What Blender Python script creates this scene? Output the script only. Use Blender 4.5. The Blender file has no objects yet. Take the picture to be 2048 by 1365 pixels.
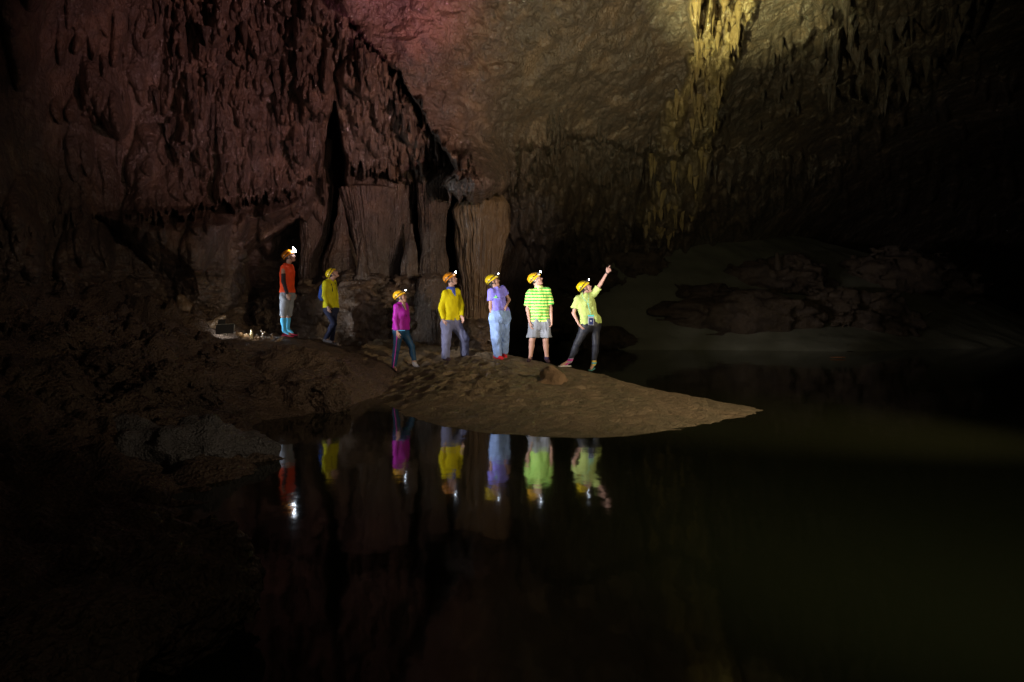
import bpy, math, random
import numpy as np

# ------------------------------------------------------------------ camera, world, lights, exposure
SC = bpy.context.scene
COL = SC.collection
F, CX, HY, CH = 1365.0, 1024.0, 620.0, 1.5          # focal length in photo pixels, centre, horizon row, eye height
cam_d = bpy.data.cameras.new("camera")
cam = bpy.data.objects.new("camera", cam_d); COL.objects.link(cam)
cam_d.sensor_width = 36.0; cam_d.lens = 24.0
cam_d.shift_y = -62.5 / 2048.0
cam_d.clip_start = 0.1; cam_d.clip_end = 400
cam.location = (0, 0, CH); cam.rotation_euler = (math.radians(90), 0, 0)
SC.camera = cam
W = bpy.data.worlds.new("World"); SC.world = W; W.use_nodes = True
W.node_tree.nodes["Background"].inputs[0].default_value = (1.0, 0.86, 0.66, 1)
W.node_tree.nodes["Background"].inputs[1].default_value = 0.0035
SC.view_settings.view_transform = 'Standard'; SC.view_settings.look = 'None'
SC.view_settings.exposure = 0; SC.view_settings.gamma = 1
SC.render.engine = 'CYCLES'
SC.cycles.use_denoising = True
SC.cycles.max_bounces = 4; SC.cycles.diffuse_bounces = 2; SC.cycles.glossy_bounces = 3
SC.cycles.sample_clamp_indirect = 4.0
from mathutils import Vector, Matrix

def spot(name, loc, target, watts, color, cone, blend=0.6, size=0.05):
    l = bpy.data.lights.new(name, 'SPOT'); l.energy = watts; l.color = color
    l.spot_size = math.radians(cone); l.spot_blend = blend; l.shadow_soft_size = size
    o = bpy.data.objects.new(name, l); COL.objects.link(o)
    o.location = loc
    o.rotation_euler = (Vector(target) - Vector(loc)).to_track_quat('-Z', 'Y').to_euler()
    return o

def at(px, py, d):
    return ((px - CX) / F * d, d, CH + (HY - py) / F * d)

# unseen spots for the hidden lamps of the long exposure, positions invented; fills added
for _px, _py, _d, _w, _c in ((575,580,14.7,165,24),(662,600,15.7,95,25),(803,640,13.8,150,30),(905,620,14.0,400,32),(996,622,13.5,470,32),(1077,620,13.5,400,32),(1190,590,13.3,520,42)):
    _t = at(_px, _py, _d)
    spot("spot_on_caver", (_t[0] - 2.9, _t[1] - 2.5, 1.75), _t, _w, (1.0, 0.97, 1.0), _c, 0.45, 0.05)  # added unseen spot near each caver, kept close so the background stays dark
_t = at(1208, 556, 13.3); spot("fill_arm", (_t[0] + 0.5, _t[1] - 3.2, 1.5), _t, 330, (1.0, 0.97, 1.0), 15, 0.5, 0.05)  # extra unseen spot added to brighten the pointing arm
spot("fill_faces", (3.6, 5.0, 2.1), at(990, 590, 13.6), 240, (1.0, 0.93, 0.9), 25, 0.8, 0.06)  # weak fill added from the right front to lift the faces
spot("torch_pink", (4.2, 6.0, 2.6), at(600, 110, 15.5), 2500, (1.0, 0.52, 0.54), 46, 1.0, 0.03)
spot("torch_pink_high", (-1.0, 9.5, 3.4), at(810, -50, 14.5), 1250, (1.0, 0.36, 0.56), 33, 1.0, 0.03)
spot("torch_warm", (4.0, 6.0, 2.0), at(1040, 130, 17), 1150, (1.0, 0.76, 0.50), 52, 1.0, 0.03)
spot("torch_yellow", (-0.8, 8.0, 2.8), at(1480, -20, 16), 13500, (0.95, 1.0, 0.46), 22, 0.9, 0.03)
spot("torch_yellow_wide", (0.5, 7.0, 2.2), at(1340, 50, 18), 2300, (0.95, 0.95, 0.58), 62, 1.0, 0.03)
spot("torch_wall", (4.6, 6.0, 2.6), at(880, 440, 18), 850, (1.0, 0.78, 0.68), 36, 1.0, 0.03)
spot("fill_sand", (9.0, 4.0, 3.4), at(1290, 790, 10.9), 2900, (1.0, 0.80, 0.52), 44, 1.0, 0.05)  # unseen side spot added to brighten the sand bar
spot("torch_far", (6.5, 16.0, 2.4), at(1380, 560, 29), 100, (1.0, 0.97, 0.74), 66, 1.0, 0.1)
spot("torch_left", (0.5, 4.5, 2.6), at(400, 540, 14.8), 230, (1.0, 0.78, 0.64), 52, 1.0, 0.06)
spot("fill_bank", (2.6, 3.5, 2.2), at(500, 790, 9.8), 240, (1.0, 0.85, 0.66), 60, 1.0, 0.05)  # fill added from the right so the left bank shows
spot("fill_near", (0.6, -0.5, 2.4), at(380, 1180, 3.1), 16, (1.0, 0.85, 0.62), 80, 1.0, 0.1)  # added fill that lifts the near left rocks out of black
spot("fill_water", (1.0, 0.5, 3.2), at(1800, 900, 8), 560, (1.0, 0.98, 0.66), 82, 1.0, 0.2)  # broad unseen fill, added to tint and brighten the water

# ------------------------------------------------------------------ helpers
random.seed(7); RNG = np.random.default_rng(7)

def tag(o, label=None, cat=None, group=None, kind=None):
    if label: o["label"] = label
    if cat: o["category"] = cat
    if group: o["group"] = group
    if kind: o["kind"] = kind
    return o

def empty(name, loc=(0, 0, 0)):
    o = bpy.data.objects.new(name, None); COL.objects.link(o); o.location = loc
    o.empty_display_size = 0.1
    return o

def mesh_obj(name, V, Q, mats, parent=None, smooth=True, midx=None):
    """V (n,3), Q (m,4) or (m,3) index arrays -> one mesh object (world coordinates)"""
    V = np.asarray(V, dtype=np.float64); Q = np.asarray(Q, dtype=np.int32)
    me = bpy.data.meshes.new(name)
    k = Q.shape[1]
    me.vertices.add(len(V)); me.loops.add(Q.size); me.polygons.add(len(Q))
    loc = np.zeros(3)
    if parent is not None: loc = np.array(parent_loc(parent))
    me.vertices.foreach_set("co", (V - loc).astype(np.float32).ravel())
    me.loops.foreach_set("vertex_index", Q.ravel())
    me.polygons.foreach_set("loop_start", np.arange(0, Q.size, k, dtype=np.int32))
    me.polygons.foreach_set("use_smooth", np.full(len(Q), smooth))
    for m in (mats if isinstance(mats, (list, tuple)) else [mats]): me.materials.append(m)
    if midx is not None: me.polygons.foreach_set("material_index", np.asarray(midx, dtype=np.int32))
    me.update(calc_edges=True); me.validate()
    o = bpy.data.objects.new(name, me); COL.objects.link(o)
    if parent is not None: o.parent = parent
    return o

def parent_loc(p):
    v = Vector((0, 0, 0))
    while p is not None:
        v += p.location; p = p.parent
    return v

def cat_mesh(parts):
    Vs, Qs, n = [], [], 0
    for V, Q in parts:
        if len(V) == 0: continue
        Vs.append(V); Qs.append(Q + n); n += len(V)
    return np.concatenate(Vs), np.concatenate(Qs)

# --- gradient noise, vectorised
_P = RNG.permutation(256); _P = np.concatenate([_P, _P, _P])
_G = RNG.normal(size=(256, 3)); _G /= np.linalg.norm(_G, axis=1)[:, None]
def noise3(x, y, z):
    xi, yi, zi = np.floor(x).astype(int), np.floor(y).astype(int), np.floor(z).astype(int)
    xf, yf, zf = x - xi, y - yi, z - zi
    u, v, w = [t * t * t * (t * (t * 6 - 15) + 10) for t in (xf, yf, zf)]
    xi &= 255; yi &= 255; zi &= 255
    def g(a, b, c):
        h = _P[_P[_P[(xi + a) & 255] + ((yi + b) & 255)] + ((zi + c) & 255)]
        G = _G[h]
        return G[..., 0] * (xf - a) + G[..., 1] * (yf - b) + G[..., 2] * (zf - c)
    def L(a, b, t): return a + t * (b - a)
    return L(L(L(g(0,0,0), g(1,0,0), u), L(g(0,1,0), g(1,1,0), u), v),
             L(L(g(0,0,1), g(1,0,1), u), L(g(0,1,1), g(1,1,1), u), v), w) * 1.5
def fbm(x, y, z, n=4, ridged=False):
    r = 0; a = 1.0; s = 0
    for i in range(n):
        k = noise3(x + 17.3 * i, y + 5.1 * i, z + 9.7 * i)
        if ridged: k = 1 - 2 * np.abs(k)
        r = r + a * k; s += a; a *= 0.5; x, y, z = x * 2.03, y * 2.03, z * 2.03
    return r / s
def sstep(a, b, x):
    t = np.clip((x - a) / (b - a), 0, 1); return t * t * (3 - 2 * t)

def rbf(pts, vals, scale=1.0):
    P = np.asarray(pts, float) / scale; v = np.asarray(vals, float); n = len(P)
    r = np.linalg.norm(P[:, None] - P[None], axis=2)
    A = np.zeros((n + 3, n + 3)); A[:n, :n] = r + np.eye(n) * -0.003
    A[:n, n] = 1; A[:n, n + 1:] = P; A[n, :n] = 1; A[n + 1:, :n] = P.T
    w = np.linalg.solve(A, np.concatenate([v, [0, 0, 0]]))
    def f(x, y):
        x = x / scale; y = y / scale
        o = w[n] + w[n + 1] * x + w[n + 2] * y
        for i in range(n): o = o + w[i] * np.sqrt((x - P[i, 0]) ** 2 + (y - P[i, 1]) ** 2 + 0.0015)
        return o
    return f

def poly_sd(X, Y, poly):
    """signed distance to polygon, positive inside"""
    P = np.asarray(poly, float); d2 = np.full(X.shape, 1e18); ins = np.zeros(X.shape, bool)
    for i in range(len(P)):
        ax, ay = P[i - 1]; bx, by = P[i]
        ex, ey = bx - ax, by - ay
        t = np.clip(((X - ax) * ex + (Y - ay) * ey) / (ex * ex + ey * ey + 1e-9), 0, 1)
        d2 = np.minimum(d2, (X - ax - t * ex) ** 2 + (Y - ay - t * ey) ** 2)
        c = ((ay > Y) != (by > Y)) & (X < (bx - ax) * (Y - ay) / (by - ay + 1e-12) + ax)
        ins ^= c
    d = np.sqrt(d2)
    return np.where(ins, d, -d)

# --- materials
def _new(name):
    m = bpy.data.materials.new(name); m.use_nodes = True
    nt = m.node_tree; b = nt.nodes["Principled BSDF"]
    return m, nt, b
def N(nt, t, **kw):
    n = nt.nodes.new(t)
    for k, v in kw.items(): setattr(n, k, v)
    return n
def ramp(nt, fac, stops):
    r = N(nt, "ShaderNodeValToRGB"); nt.links.new(fac, r.inputs[0])
    while len(r.color_ramp.elements) < len(stops): r.color_ramp.elements.new(0.5)
    for e, (p, c) in zip(r.color_ramp.elements, stops):
        e.position = p; e.color = (*c, 1) if len(c) == 3 else c
    return r
def rock_mat(name, cols, r0=0.2, r1=0.6, bump=(0.05, 0.02), scale=1.0, stretch=1.0, spec=0.5, speck=None, ochre=False):
    m, nt, b = _new(name); L = nt.links.new
    tc = N(nt, "ShaderNodeTexCoord"); mp = N(nt, "ShaderNodeMapping"); mp.inputs['Scale'].default_value = (1, 1, stretch)
    L(tc.outputs['Object'], mp.inputs[0])
    n1 = N(nt, "ShaderNodeTexNoise"); n1.inputs['Scale'].default_value = 0.9 * scale; n1.inputs['Detail'].default_value = 9; n1.inputs['Roughness'].default_value = 0.62
    n1.inputs['Distortion'].default_value = 0.6
    L(mp.outputs[0], n1.inputs[0])
    r = ramp(nt, n1.outputs[0], [(0.25 + 0.5 * i / (len(cols) - 1), c) for i, c in enumerate(cols)])
    last = r.outputs[0]
    if speck:
        v = N(nt, "ShaderNodeTexVoronoi"); v.inputs['Scale'].default_value = speck[0]; L(tc.outputs['Object'], v.inputs[0])
        rr = ramp(nt, v.outputs['Distance'], [(speck[1], (1, 1, 1)), (speck[1] + 0.04, (0, 0, 0))])
        wn = N(nt, "ShaderNodeTexWhiteNoise"); L(v.outputs['Position'], wn.inputs['Vector'])
        gt = N(nt, "ShaderNodeMath", operation='GREATER_THAN'); L(wn.outputs['Value'], gt.inputs[0]); gt.inputs[1].default_value = speck[3]
        mu = N(nt, "ShaderNodeMath", operation='MULTIPLY'); L(rr.outputs[0], mu.inputs[0]); L(gt.outputs[0], mu.inputs[1])
        mx = N(nt, "ShaderNodeMixRGB"); L(mu.outputs[0], mx.inputs[0]); L(last, mx.inputs[1]); mx.inputs[2].default_value = (*speck[2], 1)
        last = mx.outputs[0]
    if ochre or name == 'pale_flowstone':
        
        wn = N(nt, "ShaderNodeTexNoise"); wn.inputs['Scale'].default_value = 0.45; wn.inputs['Detail'].default_value = 4; L(tc.outputs['Object'], wn.inputs[0])
        wr = N(nt, "ShaderNodeMapRange"); wr.inputs[1].default_value = 0.38; wr.inputs[2].default_value = 0.58; wr.inputs[3].default_value = 0.05; wr.inputs[4].default_value = 1.0
        b.inputs['Coat IOR'].default_value = 1.7; L(wn.outputs[0], wr.inputs[0]); L(wr.outputs[0], b.inputs['Coat Weight']); b.inputs['Coat Roughness'].default_value = 0.16
    if ochre:
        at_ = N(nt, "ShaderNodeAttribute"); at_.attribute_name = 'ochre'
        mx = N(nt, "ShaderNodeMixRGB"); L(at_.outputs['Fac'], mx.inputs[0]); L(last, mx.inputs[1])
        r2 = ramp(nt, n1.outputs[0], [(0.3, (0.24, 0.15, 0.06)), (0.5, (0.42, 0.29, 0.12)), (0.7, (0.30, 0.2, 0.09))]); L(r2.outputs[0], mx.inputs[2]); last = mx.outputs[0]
    L(last, b.inputs['Base Color'])
    n2 = N(nt, "ShaderNodeTexNoise"); n2.inputs['Scale'].default_value = 3.1 * scale; n2.inputs['Detail'].default_value = 5; L(mp.outputs[0], n2.inputs[0])
    mr = N(nt, "ShaderNodeMapRange"); mr.inputs[1].default_value = 0.35; mr.inputs[2].default_value = 0.65
    mr.inputs[3].default_value = r0; mr.inputs[4].default_value = r1
    L(n2.outputs[0], mr.inputs[0]); L(mr.outputs[0], b.inputs['Roughness'])
    b.inputs['Specular IOR Level'].default_value = spec
    n3 = N(nt, "ShaderNodeTexNoise"); n3.inputs['Scale'].default_value = 5 * scale; n3.inputs['Detail'].default_value = 8; n3.inputs['Roughness'].default_value = 0.65
    L(mp.outputs[0], n3.inputs[0])
    n4 = N(nt, "ShaderNodeTexVoronoi"); n4.inputs['Scale'].default_value = 22 * scale; L(mp.outputs[0], n4.inputs[0])
    b1 = N(nt, "ShaderNodeBump"); b1.inputs['Strength'].default_value = 1; b1.inputs['Distance'].default_value = bump[0]; L(n3.outputs[0], b1.inputs['Height'])
    b2 = N(nt, "ShaderNodeBump"); b2.inputs['Strength'].default_value = 1; b2.inputs['Distance'].default_value = bump[1]; L(n4.outputs['Distance'], b2.inputs['Height'])
    L(b1.outputs[0], b2.inputs['Normal']); L(b2.outputs[0], b.inputs['Normal']); 
    n5 = N(nt, "ShaderNodeTexVoronoi"); n5.inputs['Scale'].default_value = 6 * scale
    nd = N(nt, "ShaderNodeMixRGB"); nd.blend_type = 'ADD'; nd.inputs[0].default_value = 0.25; L(mp.outputs[0], nd.inputs[1]); L(n3.outputs[1], nd.inputs[2]); L(nd.outputs[0], n5.inputs[0])
    b3 = N(nt, "ShaderNodeBump"); b3.inputs['Strength'].default_value = 1; b3.inputs['Distance'].default_value = 0.11; L(n5.outputs[0], b3.inputs['Height'])
    L(b1.outputs[0], b3.inputs['Normal']); L(b3.outputs[0], b.inputs['Coat Normal'])
    return m
M = {}
M['flow'] = rock_mat('wet_flowstone', [(0.06, 0.042, 0.032), (0.20, 0.13, 0.085), (0.11, 0.078, 0.058), (0.17, 0.11, 0.07), (0.34, 0.24, 0.15)], 0.32, 0.65, (0.09, 0.022), 1.0, 0.6, ochre=True)
M['pale'] = rock_mat('pale_flowstone', [(0.08, 0.048, 0.03), (0.18, 0.115, 0.065), (0.27, 0.17, 0.085), (0.13, 0.08, 0.05)], 0.25, 0.6, (0.05, 0.012), 1.3, 0.42)
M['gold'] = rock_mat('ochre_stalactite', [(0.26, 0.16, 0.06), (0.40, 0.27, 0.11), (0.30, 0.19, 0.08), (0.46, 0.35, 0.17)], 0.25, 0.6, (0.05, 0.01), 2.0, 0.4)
M['dark'] = rock_mat('dark_rock', [(0.05, 0.032, 0.022), (0.10, 0.065, 0.045), (0.14, 0.09, 0.055), (0.08, 0.05, 0.035)], 0.35, 0.75, (0.12, 0.03), 1.4)
M['sand'] = rock_mat('damp_sand', [(0.11, 0.08, 0.045), (0.22, 0.155, 0.09), (0.15, 0.115, 0.065), (0.27, 0.19, 0.115)], 0.6, 0.9, (0.06, 0.008), 1.6,
                     speck=(42, 0.10, (0.75, 0.66, 0.42), 0.93))
M['mound'] = rock_mat('brown_mud', [(0.26, 0.15, 0.08), (0.36, 0.22, 0.12), (0.30, 0.18, 0.10)], 0.6, 0.9, (0.05, 0.02), 4)
M['silt'] = rock_mat('grey_silt', [(0.17, 0.16, 0.11), (0.22, 0.20, 0.14), (0.19, 0.175, 0.12)], 0.7, 0.9, (0.02, 0.0), 1)

def cloth(name, col, rough=0.75, var=0.12, bump=0.004):
    m, nt, b = _new(name); L = nt.links.new
    tc = N(nt, "ShaderNodeTexCoord")
    n = N(nt, "ShaderNodeTexNoise"); n.inputs['Scale'].default_value = 9; n.inputs['Detail'].default_value = 5; L(tc.outputs['Object'], n.inputs[0])
    r = ramp(nt, n.outputs[0], [(0.3, tuple(c * (1 - var) for c in col)), (0.7, tuple(min(1, c * (1 + var)) for c in col))])
    L(r.outputs[0], b.inputs['Base Color']); b.inputs['Roughness'].default_value = rough
    b.inputs['Specular IOR Level'].default_value = 0.3
    bp = N(nt, "ShaderNodeBump"); bp.inputs['Distance'].default_value = bump; bp.inputs['Strength'].default_value = 1
    n2 = N(nt, "ShaderNodeTexNoise"); n2.inputs['Scale'].default_value = 30; L(tc.outputs['Object'], n2.inputs[0])
    L(n2.outputs[0], bp.inputs['Height']); L(bp.outputs[0], b.inputs['Normal'])
    return m
def plain(name, col, rough=0.5, metal=0, emit=None, es=0):
    m, nt, b = _new(name)
    b.inputs['Base Color'].default_value = (*col, 1); b.inputs['Roughness'].default_value = rough; b.inputs['Metallic'].default_value = metal
    if emit: b.inputs['Emission Color'].default_value = (*emit, 1); b.inputs['Emission Strength'].default_value = es
    return m
def stripes(name, c1, c2, period, phase=0):
    m, nt, b = _new(name); L = nt.links.new
    tc = N(nt, "ShaderNodeTexCoord"); sx = N(nt, "ShaderNodeSeparateXYZ"); L(tc.outputs['Object'], sx.inputs[0])
    n = N(nt, "ShaderNodeTexNoise"); n.inputs['Scale'].default_value = 6; L(tc.outputs['Object'], n.inputs[0])
    a = N(nt, "ShaderNodeMath", operation='MULTIPLY_ADD'); L(n.outputs[0], a.inputs[0]); a.inputs[1].default_value = 0.02; L(sx.outputs[2], a.inputs[2])
    d = N(nt, "ShaderNodeMath", operation='DIVIDE'); L(a.outputs[0], d.inputs[0]); d.inputs[1].default_value = period
    fr = N(nt, "ShaderNodeMath", operation='FRACT'); L(d.outputs[0], fr.inputs[0])
    r = ramp(nt, fr.outputs[0], [(0.0, c1), (0.46, c1), (0.52, c2), (0.95, c2)])
    L(r.outputs[0], b.inputs['Base Color']); b.inputs['Roughness'].default_value = 0.75
    return m
M['black'] = plain('black_strap', (0.02, 0.02, 0.022), 0.6)
M['lens'] = plain('lit_lens', (1, 1, 1), 0.3, 0, (0.75, 0.85, 1.0), 60)
M['skin'] = plain('skin', (0.50, 0.29, 0.22), 0.5)
M['skin2'] = plain('tan_skin', (0.36, 0.20, 0.14), 0.5)
for k in ('skin', 'skin2'): M[k].node_tree.nodes["Principled BSDF"].inputs['Subsurface Weight'].default_value = 0.0
M['hair'] = plain('black_hair', (0.015, 0.012, 0.012), 0.45)
M['eye'] = plain('dark_eye', (0.02, 0.015, 0.012), 0.2)
M['lip'] = plain('lip', (0.32, 0.11, 0.09), 0.45)

# ------------------------------------------------------------------ the cave shell (a relief seen from inside the chamber)
def grid_axis(a, b, c, d, fine, coarse):
    return np.concatenate([np.arange(a, b, coarse), np.arange(b, c, fine), np.arange(c, d, coarse)])
GX = grid_axis(-900, -20, 2070, 3000, 1.7, 14)
GY = grid_axis(-1300, -20, 775, 1100, 1.7, 12)
PX, PY = np.meshgrid(GX, GY)
ctrl = [(-900,-1200,4),(-900,-300,5),(-900,400,5.5),(-900,1000,5),(-400,-300,8),(-400,400,8),(-400,900,7),(0,-1200,5.5),(0,-500,9),(0,-200,11.3),(0,0,12),(0,300,12.3),(0,600,11.5),(0,900,10),
 (200,0,14),(200,300,14.6),(200,600,13.8),(200,800,12.6),(350,0,15.6),(350,300,16.2),(400,500,16),(400,650,16.5),(350,800,15),
 (550,0,16.4),(550,300,17.3),(620,450,18.6),(600,600,18.5),(600,750,18),(800,-1200,5.6),(800,-600,9.5),(800,-300,12.4),(800,0,15.2),(800,200,17),(750,400,18.6),(800,600,18.8),(800,750,18.5),
 (950,0,15.4),(950,200,18),(1000,350,20.5),(1000,500,22.5),(1000,650,23),(1000,800,23),(1200,-300,12.4),(1200,0,16),(1200,200,20),(1200,350,24),(1200,480,28),(1200,600,31),(1200,750,32),
 (1450,-1200,5.8),(1450,-600,9.5),(1450,-300,12.8),(1450,0,17),(1450,200,21.5),(1450,400,28),(1450,500,34),(1450,700,38),(1700,-300,13.2),(1700,0,18),(1700,200,24),(1700,350,33),(1700,450,40),(1700,700,48),
 (2048,-300,14),(2048,0,20),(2048,200,27),(2048,400,45),(2048,650,58),(2048,1000,60),(2500,-300,15),(2500,0,21),(2500,400,45),(2500,900,60),(3000,-1200,6),(3000,0,22),(3000,900,60)]
f0 = rbf([(c[0], c[1]) for c in ctrl], [math.log(c[2]) for c in ctrl], 1000.0)
D = np.exp(f0(PX, PY))
nz1 = fbm(PX / 90, PY / 90, PX * 0 + 1.3, 4)
nz2 = fbm(PX / 14, PY / 55, PX * 0 + 4.1, 3)
def edge(poly, soft=10, rag=14):
    return sstep(-soft / 2, soft / 2, poly_sd(PX + rag * nz1 * 1.2, PY + rag * 1.6 * nz2, poly))
# overhanging flowstone curtain on the left
e1 = edge([(-900,-1300),(560,-1300),(640,-30),(700,60),(780,130),(832,215),(880,290),(925,335),(905,350),(850,385),(760,350),(700,345),(690,300),(668,235),(652,240),(640,330),(560,395),(480,400),(420,415),(330,440),(180,430),(40,470),(-100,500),(-900,500)], 10, 34)
D -= 1.0 * e1 * (0.12 + 0.88 * sstep(200, 460, PX))
# ceiling mass that comes down to the great column
e2 = edge([(655,-1300),(3000,-1300),(3000,-30),(1780,-30),(1560,120),(1440,250),(1350,320),(1260,300),(1190,282),(1130,272),(1085,300),(1045,350),(1010,388),(960,405),(918,398),(880,372),(905,330),(860,260),(800,150),(720,70),(650,-10)], 10, 14)
D -= (1.9 * e2) * sstep(1500, 1250, PX) * sstep(-200, 260, PY) + 0.6 * e2 * sstep(1300, 1400, PX) * sstep(1900, 1600, PX)
D -= 3.3 * e2 * np.exp(-((PX - 962) / 75) ** 2 - ((PY - 372) / 62) ** 2)
# rounded overhang above the lamp
e3 = edge([(200,430),(600,400),(585,425),(540,452),(486,500),(484,520),(492,560),(478,610),(430,632),(375,655),(360,640),(352,560),(300,520)], 14, 7)
D -= 1.6 * e3 * np.sqrt(np.clip(poly_sd(PX, PY, [(200,430),(600,400),(585,425),(540,452),(486,500),(492,560),(478,610),(430,632),(375,655),(352,560),(300,520)]) / 40, 0.15, 1))
# belt of ochre flowstone crossing the ceiling
e4 = edge([(1385,-1000),(1500,-300),(1535,-30),(1500,60),(1452,120),(1440,250),(1425,330),(1410,410),(1350,480),(1285,505),(1262,480),(1285,400),(1305,310),(1340,190),(1385,90)], 12, 42)
e4 = e4 * sstep(-.35, .1, fbm(PX / 45, PY / 90, PX * 0 + 7.7, 3))
D -= 0.6 * e4 * sstep(-100, 100, PY)
# hanging mass at upper right
e5 = edge([(1600,-400),(2100,-400),(1960,60),(1860,130),(1810,215),(1740,235),(1700,215),(1660,180),(1625,170),(1640,40)], 9, 22)
D -= 0.9 * e5
# ledge right of centre, second ragged fringe
e6 = edge([(1040,300),(1480,300),(1700,330),(1640,360),(1540,352),(1450,370),(1380,470),(1300,500),(1250,450),(1180,480),(1080,500),(1020,470)], 12, 20)
D -= 0.6 * e6
# hollows
for poly, dep in (([(668,205),(679,250),(690,330),(688,400),(702,505),(645,505),(655,400),(648,330)], 3.0),
                  ([(816,385),(838,400),(838,520),(814,530)], 2.0), ([(886,385),(916,395),(912,560),(892,570)], 1.6),
                  ([(488,512),(540,475),(600,440),(640,470),(625,560),(560,590),(500,600)], 3.0),
                  ([(1290,300),(1305,300),(1290,420),(1278,500),(1262,500),(1275,400)], 1.6),
                  ([(1405,-20),(1420,-20),(1408,60),(1396,75)], 0.8),([(1432,-20),(1447,-20),(1440,50),(1424,66)], 0.8),
                  ([(1680,60),(1700,50),(1705,150),(1670,170)], 1.2),([(1706,130),(1740,150),(1735,205),(1700,190)], 1.2)):
    D += dep * edge(poly, 9, 5)

# flowstone drips: teardrop swellings that grow downwards and break off
def drip_layer(poly, n, w, L, A, slant=0.0, seed=1):
    rg = np.random.default_rng(seed); H = np.zeros_like(PX)
    P = np.asarray(poly, float); x0, y0 = P.min(0); x1, y1 = P.max(0); k = 0; tries = 0
    X = rg.uniform(x0, x1, n * 4); Y = rg.uniform(y0, y1, n * 4)
    ok = poly_sd(X, Y, poly) > 0
    X, Y = X[ok][:n], Y[ok][:n]
    for cx, cy in zip(X, Y):
        hw = rg.uniform(*w); ln = rg.uniform(*L) * (0.5 + hw / w[1] * 0.5); am = A * (0.4 + 0.6 * rg.random()) * hw / w[1]
        cy -= ln / 2
        i0, i1 = np.searchsorted(GX, [cx - hw * 1.3, cx + hw * 1.3]); j0, j1 = np.searchsorted(GY, [cy, cy + ln])
        if i1 - i0 < 2 or j1 - j0 < 2: continue
        xs = GX[i0:i1][None, :]; ys = GY[j0:j1][:, None]
        t = (ys - cy) / ln
        wt = hw * (0.45 + 0.6 * t ** 0.6) * (1 - 0.8 * np.clip((t - 0.55) / 0.45, 0, 1) ** 1.7)
        wob = hw * 0.35 * np.sin(t * rg.uniform(2, 6) + rg.uniform(0, 6)) + slant * (ys - cy)
        s = (xs - cx - wob) / wt
        p = np.sqrt(np.clip(1 - s * s, 0, 1))
        rm = t ** 0.8 * np.sqrt(np.clip(1 - np.clip((t - 0.86) / 0.14, 0, 1) ** 2, 0, 1))
        H[j0:j1, i0:i1] = np.maximum(H[j0:j1, i0:i1], am * p * rm)
    return H
curtain = [(120,-150),(640,-150),(700,60),(780,130),(832,215),(880,300),(900,350),(760,380),(700,360),(640,350),(560,400),(420,430),(300,470),(150,500),(100,300)]
H = drip_layer([(-300,-400)] + [(540,-400),(620,-20),(700,90),(820,230),(915,345),(640,420),(420,520),(200,600),(-300,700)], 95, (20, 52), (120, 300), 1.0, 0, 3)
H += drip_layer(curtain, 260, (8, 22), (50, 170), 0.55, 0, 4)
H += drip_layer([(330,-60),(640,-60),(800,140),(900,300),(910,360),(700,380),(560,420),(400,420),(340,300)], 800, (3, 8), (24, 80), 0.30, 0, 5)
H += drip_layer([(560,-40),(640,0),(760,130),(850,230),(905,330),(880,390),(800,330),(700,120)], 320, (3, 9), (30, 90), 0.42, 0, 6)
H += drip_layer([(820,300),(900,290),(1000,330),(1130,220),(1140,260),(1100,330),(1030,390),(930,420),(860,400)], 520, (3, 9), (25, 80), 0.5, 0, 7)
H += drip_layer([(1370,-100),(1530,-100),(1470,120),(1440,300),(1400,430),(1300,510),(1270,480),(1320,300),(1380,100)], 420, (4, 15), (30, 110), 0.55, 0, 8); Hgold = H_g = drip_layer([(1370,-100),(1530,-100),(1470,120),(1440,300),(1400,430),(1300,510),(1270,480),(1320,300),(1380,100)], 420, (4, 15), (30, 110), 0.55, 0, 8)
H += drip_layer([(1370,-100),(1560,-100),(1470,120),(1440,300),(1400,430),(1300,510),(1270,480),(1320,300),(1380,100)], 700, (2.5, 6), (14, 45), 0.16, 0, 9)
H += drip_layer([(1580,-200),(2000,-200),(1900,100),(1800,230),(1700,260),(1620,200)], 300, (5, 18), (50, 170), 0.7, 0, 10)
H += drip_layer([(1500,100),(1620,60),(1600,200),(1530,240)], 60, (4, 10), (30, 90), 0.4, 0, 11)
H += drip_layer([(1040,300),(1300,330),(1500,330),(1650,330),(1500,430),(1300,520),(1050,520)], 460, (4, 13), (30, 120), 0.8, 0, 12)
H += drip_layer([(1150,250),(1320,300),(1300,330),(1170,320)], 110, (3, 7), (20, 55), 0.3, 0, 13)
H += drip_layer([(1700,150),(2300,0),(2300,500),(1650,380)], 160, (5, 14), (30, 90), 0.6, 0, 14)
H += drip_layer([(600,380),(660,380),(920,350),(920,540),(850,560),(600,520)], 300, (3, 9), (60, 170), 0.3, 0, 15)
H += drip_layer([(0,430),(360,430),(480,430),(480,620),(360,700),(0,760)], 150, (10, 30), (60, 200), 0.5, 0, 16)
D -= H * (D / 17.0)
# rock relief in real space
Xw = (PX - CX) / F * D; Zw = CH + (HY - PY) / F * D
D += 0.55 * fbm(Xw / 2.6, D / 2.6, Zw / 2.6, 4) + 0.07 * fbm(Xw / 0.6, D / 0.6, Zw / 1.0, 4, True) * (1 + 0.8 * sstep(1000, 1250, PX))
D += 0.030 * fbm(Xw / 0.16, D / 0.3, Zw / 0.16, 3, True)
CE2 = 0.16 * fbm(Xw / 0.75, D / 1.3, Zw / 0.4, 4, True)
ce = e2 * sstep(700, 800, PX) * sstep(1420, 1330, PX)                       # swirled, scalloped ceiling
q = fbm(Xw / 1.2 + 3, D / 2.4, Zw / 0.9, 3)
D += ce * CE2 + ce * (0.36 * (1 - np.abs(fbm(Xw / 1.5 + q, D / 2.2 + q, Zw / 0.8 + q, 4))) - 0.1)
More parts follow.
